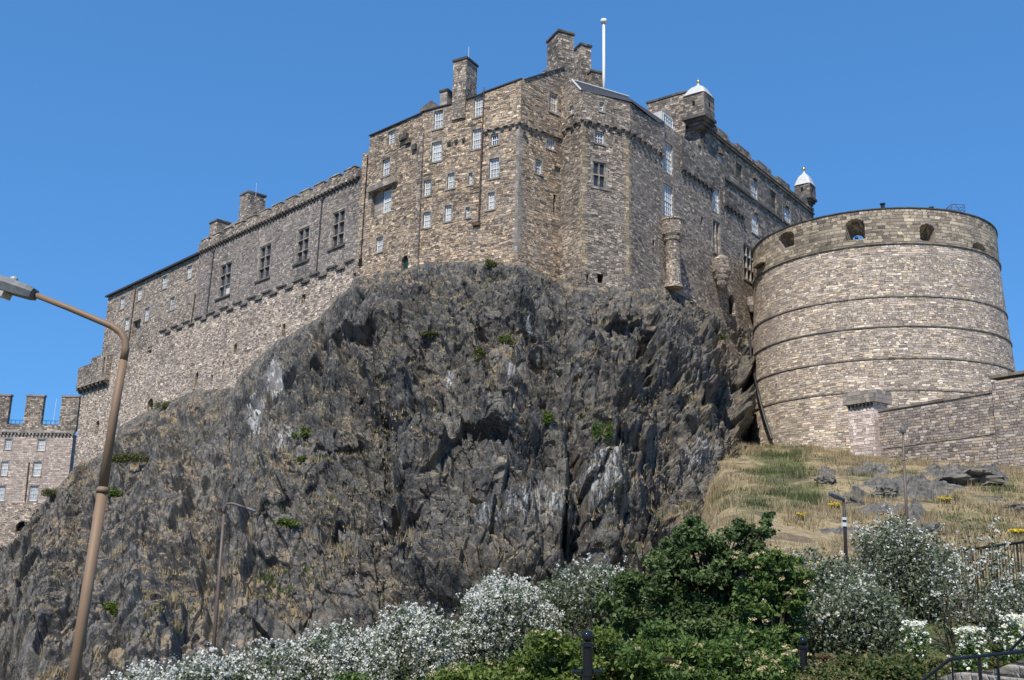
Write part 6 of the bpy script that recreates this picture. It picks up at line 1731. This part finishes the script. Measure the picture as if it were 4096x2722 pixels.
# =================================================================== bollards, railings, steps wall
def bollard(label, x, ytop, Yd, scale=1.0):
    p = at_depth(x * 1.7357, ytop * 1.7357, Yd); zt_ = p[2]; z0 = zt_ - 1.25 * scale
    t = thing('bollard', (p[0], p[1], z0), label, 'bollard', 'black bollards')
    r = .078 * scale
    mb = MB(); mb.lathe(p, [(r * 1.5, z0), (r * 1.5, z0 + .12), (r, z0 + .18), (r, zt_ - .27), (r * .98, zt_ - .262)], 20); mb.build('shaft', M['gloss_black'], t, smooth=False)
    mb = MB(); mb.lathe(p, [(r * 1.0, zt_ - .262), (r * 1.38, zt_ - .245), (r * 1.38, zt_ - .205), (r * .95, zt_ - .185)], 20); mb.build('collar', M['gloss_black'], t)
    mb = MB(); c = zt_ - .092; R0 = .092 * scale; n = 32; prof = [(max(.012, R0 * math.sin(a)), c - R0 * math.cos(a)) for a in np.linspace(.25, math.pi - .05, 14)]
    base = len(mb.v)
    for (rr, z) in prof:
        for k in range(n):
            a = 2 * math.pi * k / n; g_ = 1 - .07 * (k % 4 == 0); mb.v.append((p[0] + rr * g_ * math.cos(a), p[1] + rr * g_ * math.sin(a), z))
    for i in range(len(prof) - 1):
        for k in range(n): a = base + i * n + k; b = base + i * n + (k + 1) % n; mb.f.append((a, b, b + n, a + n))
    mb.f.append(tuple(base + (len(prof) - 1) * n + k for k in range(n))); mb.build('finial', M['gloss_black'], t, smooth=True)
    za = zt_ - .62 * scale
    mb = MB(); mb.tube([(p[0], p[1], za - .05), (p[0], p[1], za + .05)], r * 1.25, 16); mb.build('arm_boss', M['gloss_black'], t)
    for s in (-1, 1):
        mb = MB(); a = np.array([p[0] + s * r, p[1], za]); b = np.array([p[0] + s * .235 * scale, p[1] + .02, za + s * .004])
        mb.tube([a, b - np.array([s * .03, 0, 0]), b - np.array([s * .028, 0, 0]), b], [.03, .03, .046, .046], 12); mb.build('arm', M['gloss_black'], t, smooth=False)
bollard('nearer black bollard with a ribbed ball top and two short arms, bottom centre', 1354, 1452, 16.5)
bollard('farther black bollard with a smooth ball top, one arm showing, right of the first', 1850, 1468, 23.5)
# iron railings on the slope at the right
rb0 = at_depth(*ZE(760, 560), 37.0); rb1 = at_depth(*ZE(1620, 445), 31.0)
dirr = (rb1 - rb0) / np.linalg.norm((rb1 - rb0)[:2])
Lr = np.linalg.norm((rb1 - rb0)[:2]) * 1.35
hgt_b = 1.35
rlg = thing('iron_railing', tuple(rb0 - np.array([0, 0, 1.6])), 'black iron railings with thin upright bars on a stone kerb, at the right', 'railing')
mb = MB(); a, b = rb0, rb0 + dirr * Lr; fr_ = Face(a[:2], dirr[:2], (dirr[1], -dirr[0]))
def rz(u): return rb0[2] + dirr[2] * u
mb.tube([a, b], .045, 6); mb.tube([a - np.array([0, 0, hgt_b]), b - np.array([0, 0, hgt_b])], .028, 6); mb.build('rail', M['iron'], rlg)
u = .1; nb = 0
while u < Lr:
    c = rb0 + dirr * u; mb = MB(); mb.tube([c - np.array([0, 0, hgt_b + .12]), c], .013 if nb % 12 else .032, 5); mb.build('post' if nb % 12 == 0 else 'bar', M['iron'], rlg); u += .155; nb += 1
kb = MB(); kb.hexa([fr_.pt(0, rz(0) - hgt_b - .9, -.25), fr_.pt(Lr, rz(Lr) - hgt_b - .9, -.25), fr_.pt(Lr, rz(Lr) - hgt_b - .1, -.25), fr_.pt(0, rz(0) - hgt_b - .1, -.25), fr_.pt(0, rz(0) - hgt_b - .9, .25), fr_.pt(Lr, rz(Lr) - hgt_b - .9, .25), fr_.pt(Lr, rz(Lr) - hgt_b - .1, .25), fr_.pt(0, rz(0) - hgt_b - .1, .25)])
kb.build('kerb', M['retain'], rlg)
# rubble wall with pale mortar and the handrail above it, bottom right
w0 = at_depth(*ZE(930, 1520), 18.5); w1 = at_depth(*ZE(1680, 1375), 17.0)
FS, LS = mkface(w0[:2], w1[:2])
sw = MB(); zt0, zt1 = w0[2], w1[2]
sw.slab(FS, [(-.9, zt0 - 3), (LS + 2, zt0 - 3), (LS + 2, zt1 + .28), (LS, zt1), (LS * .6, zt0 + (zt1 - zt0) * .38), (LS * .15, zt0 + .04), (-.1, zt0 - .1), (-.9, zt0 - .8)], [], thick=.5)
M['mortared'] = stone_mat('dark_stones_in_pale_mortar', [(.12, .115, .10), (.17, .16, .14), (.095, .09, .085), (.20, .185, .155)], .24, .19, soot=.02, joint=(.52, .47, .41), bump=.8, warp=.03, split=0, jw=.045)
swo = sw.build('rubble_wall', M['mortared']); tag(swo, 'low wall of dark stones in pale mortar at the bottom right corner', 'wall')
hr = thing('handrail', tuple(w0 - np.array([0, 0, .5])), 'thin black handrail climbing over the pale mortared wall at the bottom right', 'handrail')
def hp(x, y, d): return at_depth(*ZE(x, y), d)
P = [hp(770, 1590, 17.6), hp(1010, 1400, 17.3), hp(1240, 1375, 17.0), hp(1640, 1332, 16.2), hp(1900, 1300, 15.7)]
mb = MB(); mb.tube(P, .028, 8); mb.build('rail', M['gloss_black'], hr)
for x, y, d in ((1250, 1378, 17.0), (1880, 1305, 15.75)):
    c = hp(x, y, d); mb = MB(); mb.tube([c, c - np.array([0, 0, 1.5])], .03, 8); mb.build('post', M['gloss_black'], hr)
P2 = [hp(1500, 1330, 18.6), hp(1640, 1190, 18.4), hp(1800, 1040, 18.2)]
mb = MB(); mb.tube(P2, .024, 8); mb.build('rail', M['gloss_black'], hr)
for x, y, d in ((900, 1490, 17.5), (1030, 1400, 17.4), (1400, 1360, 17.4)):
    c = hp(x, y, d); mb = MB(); mb.tube([c, c - np.array([0, 0, .8])], .018, 6); mb.build('post', M['gloss_black'], hr)
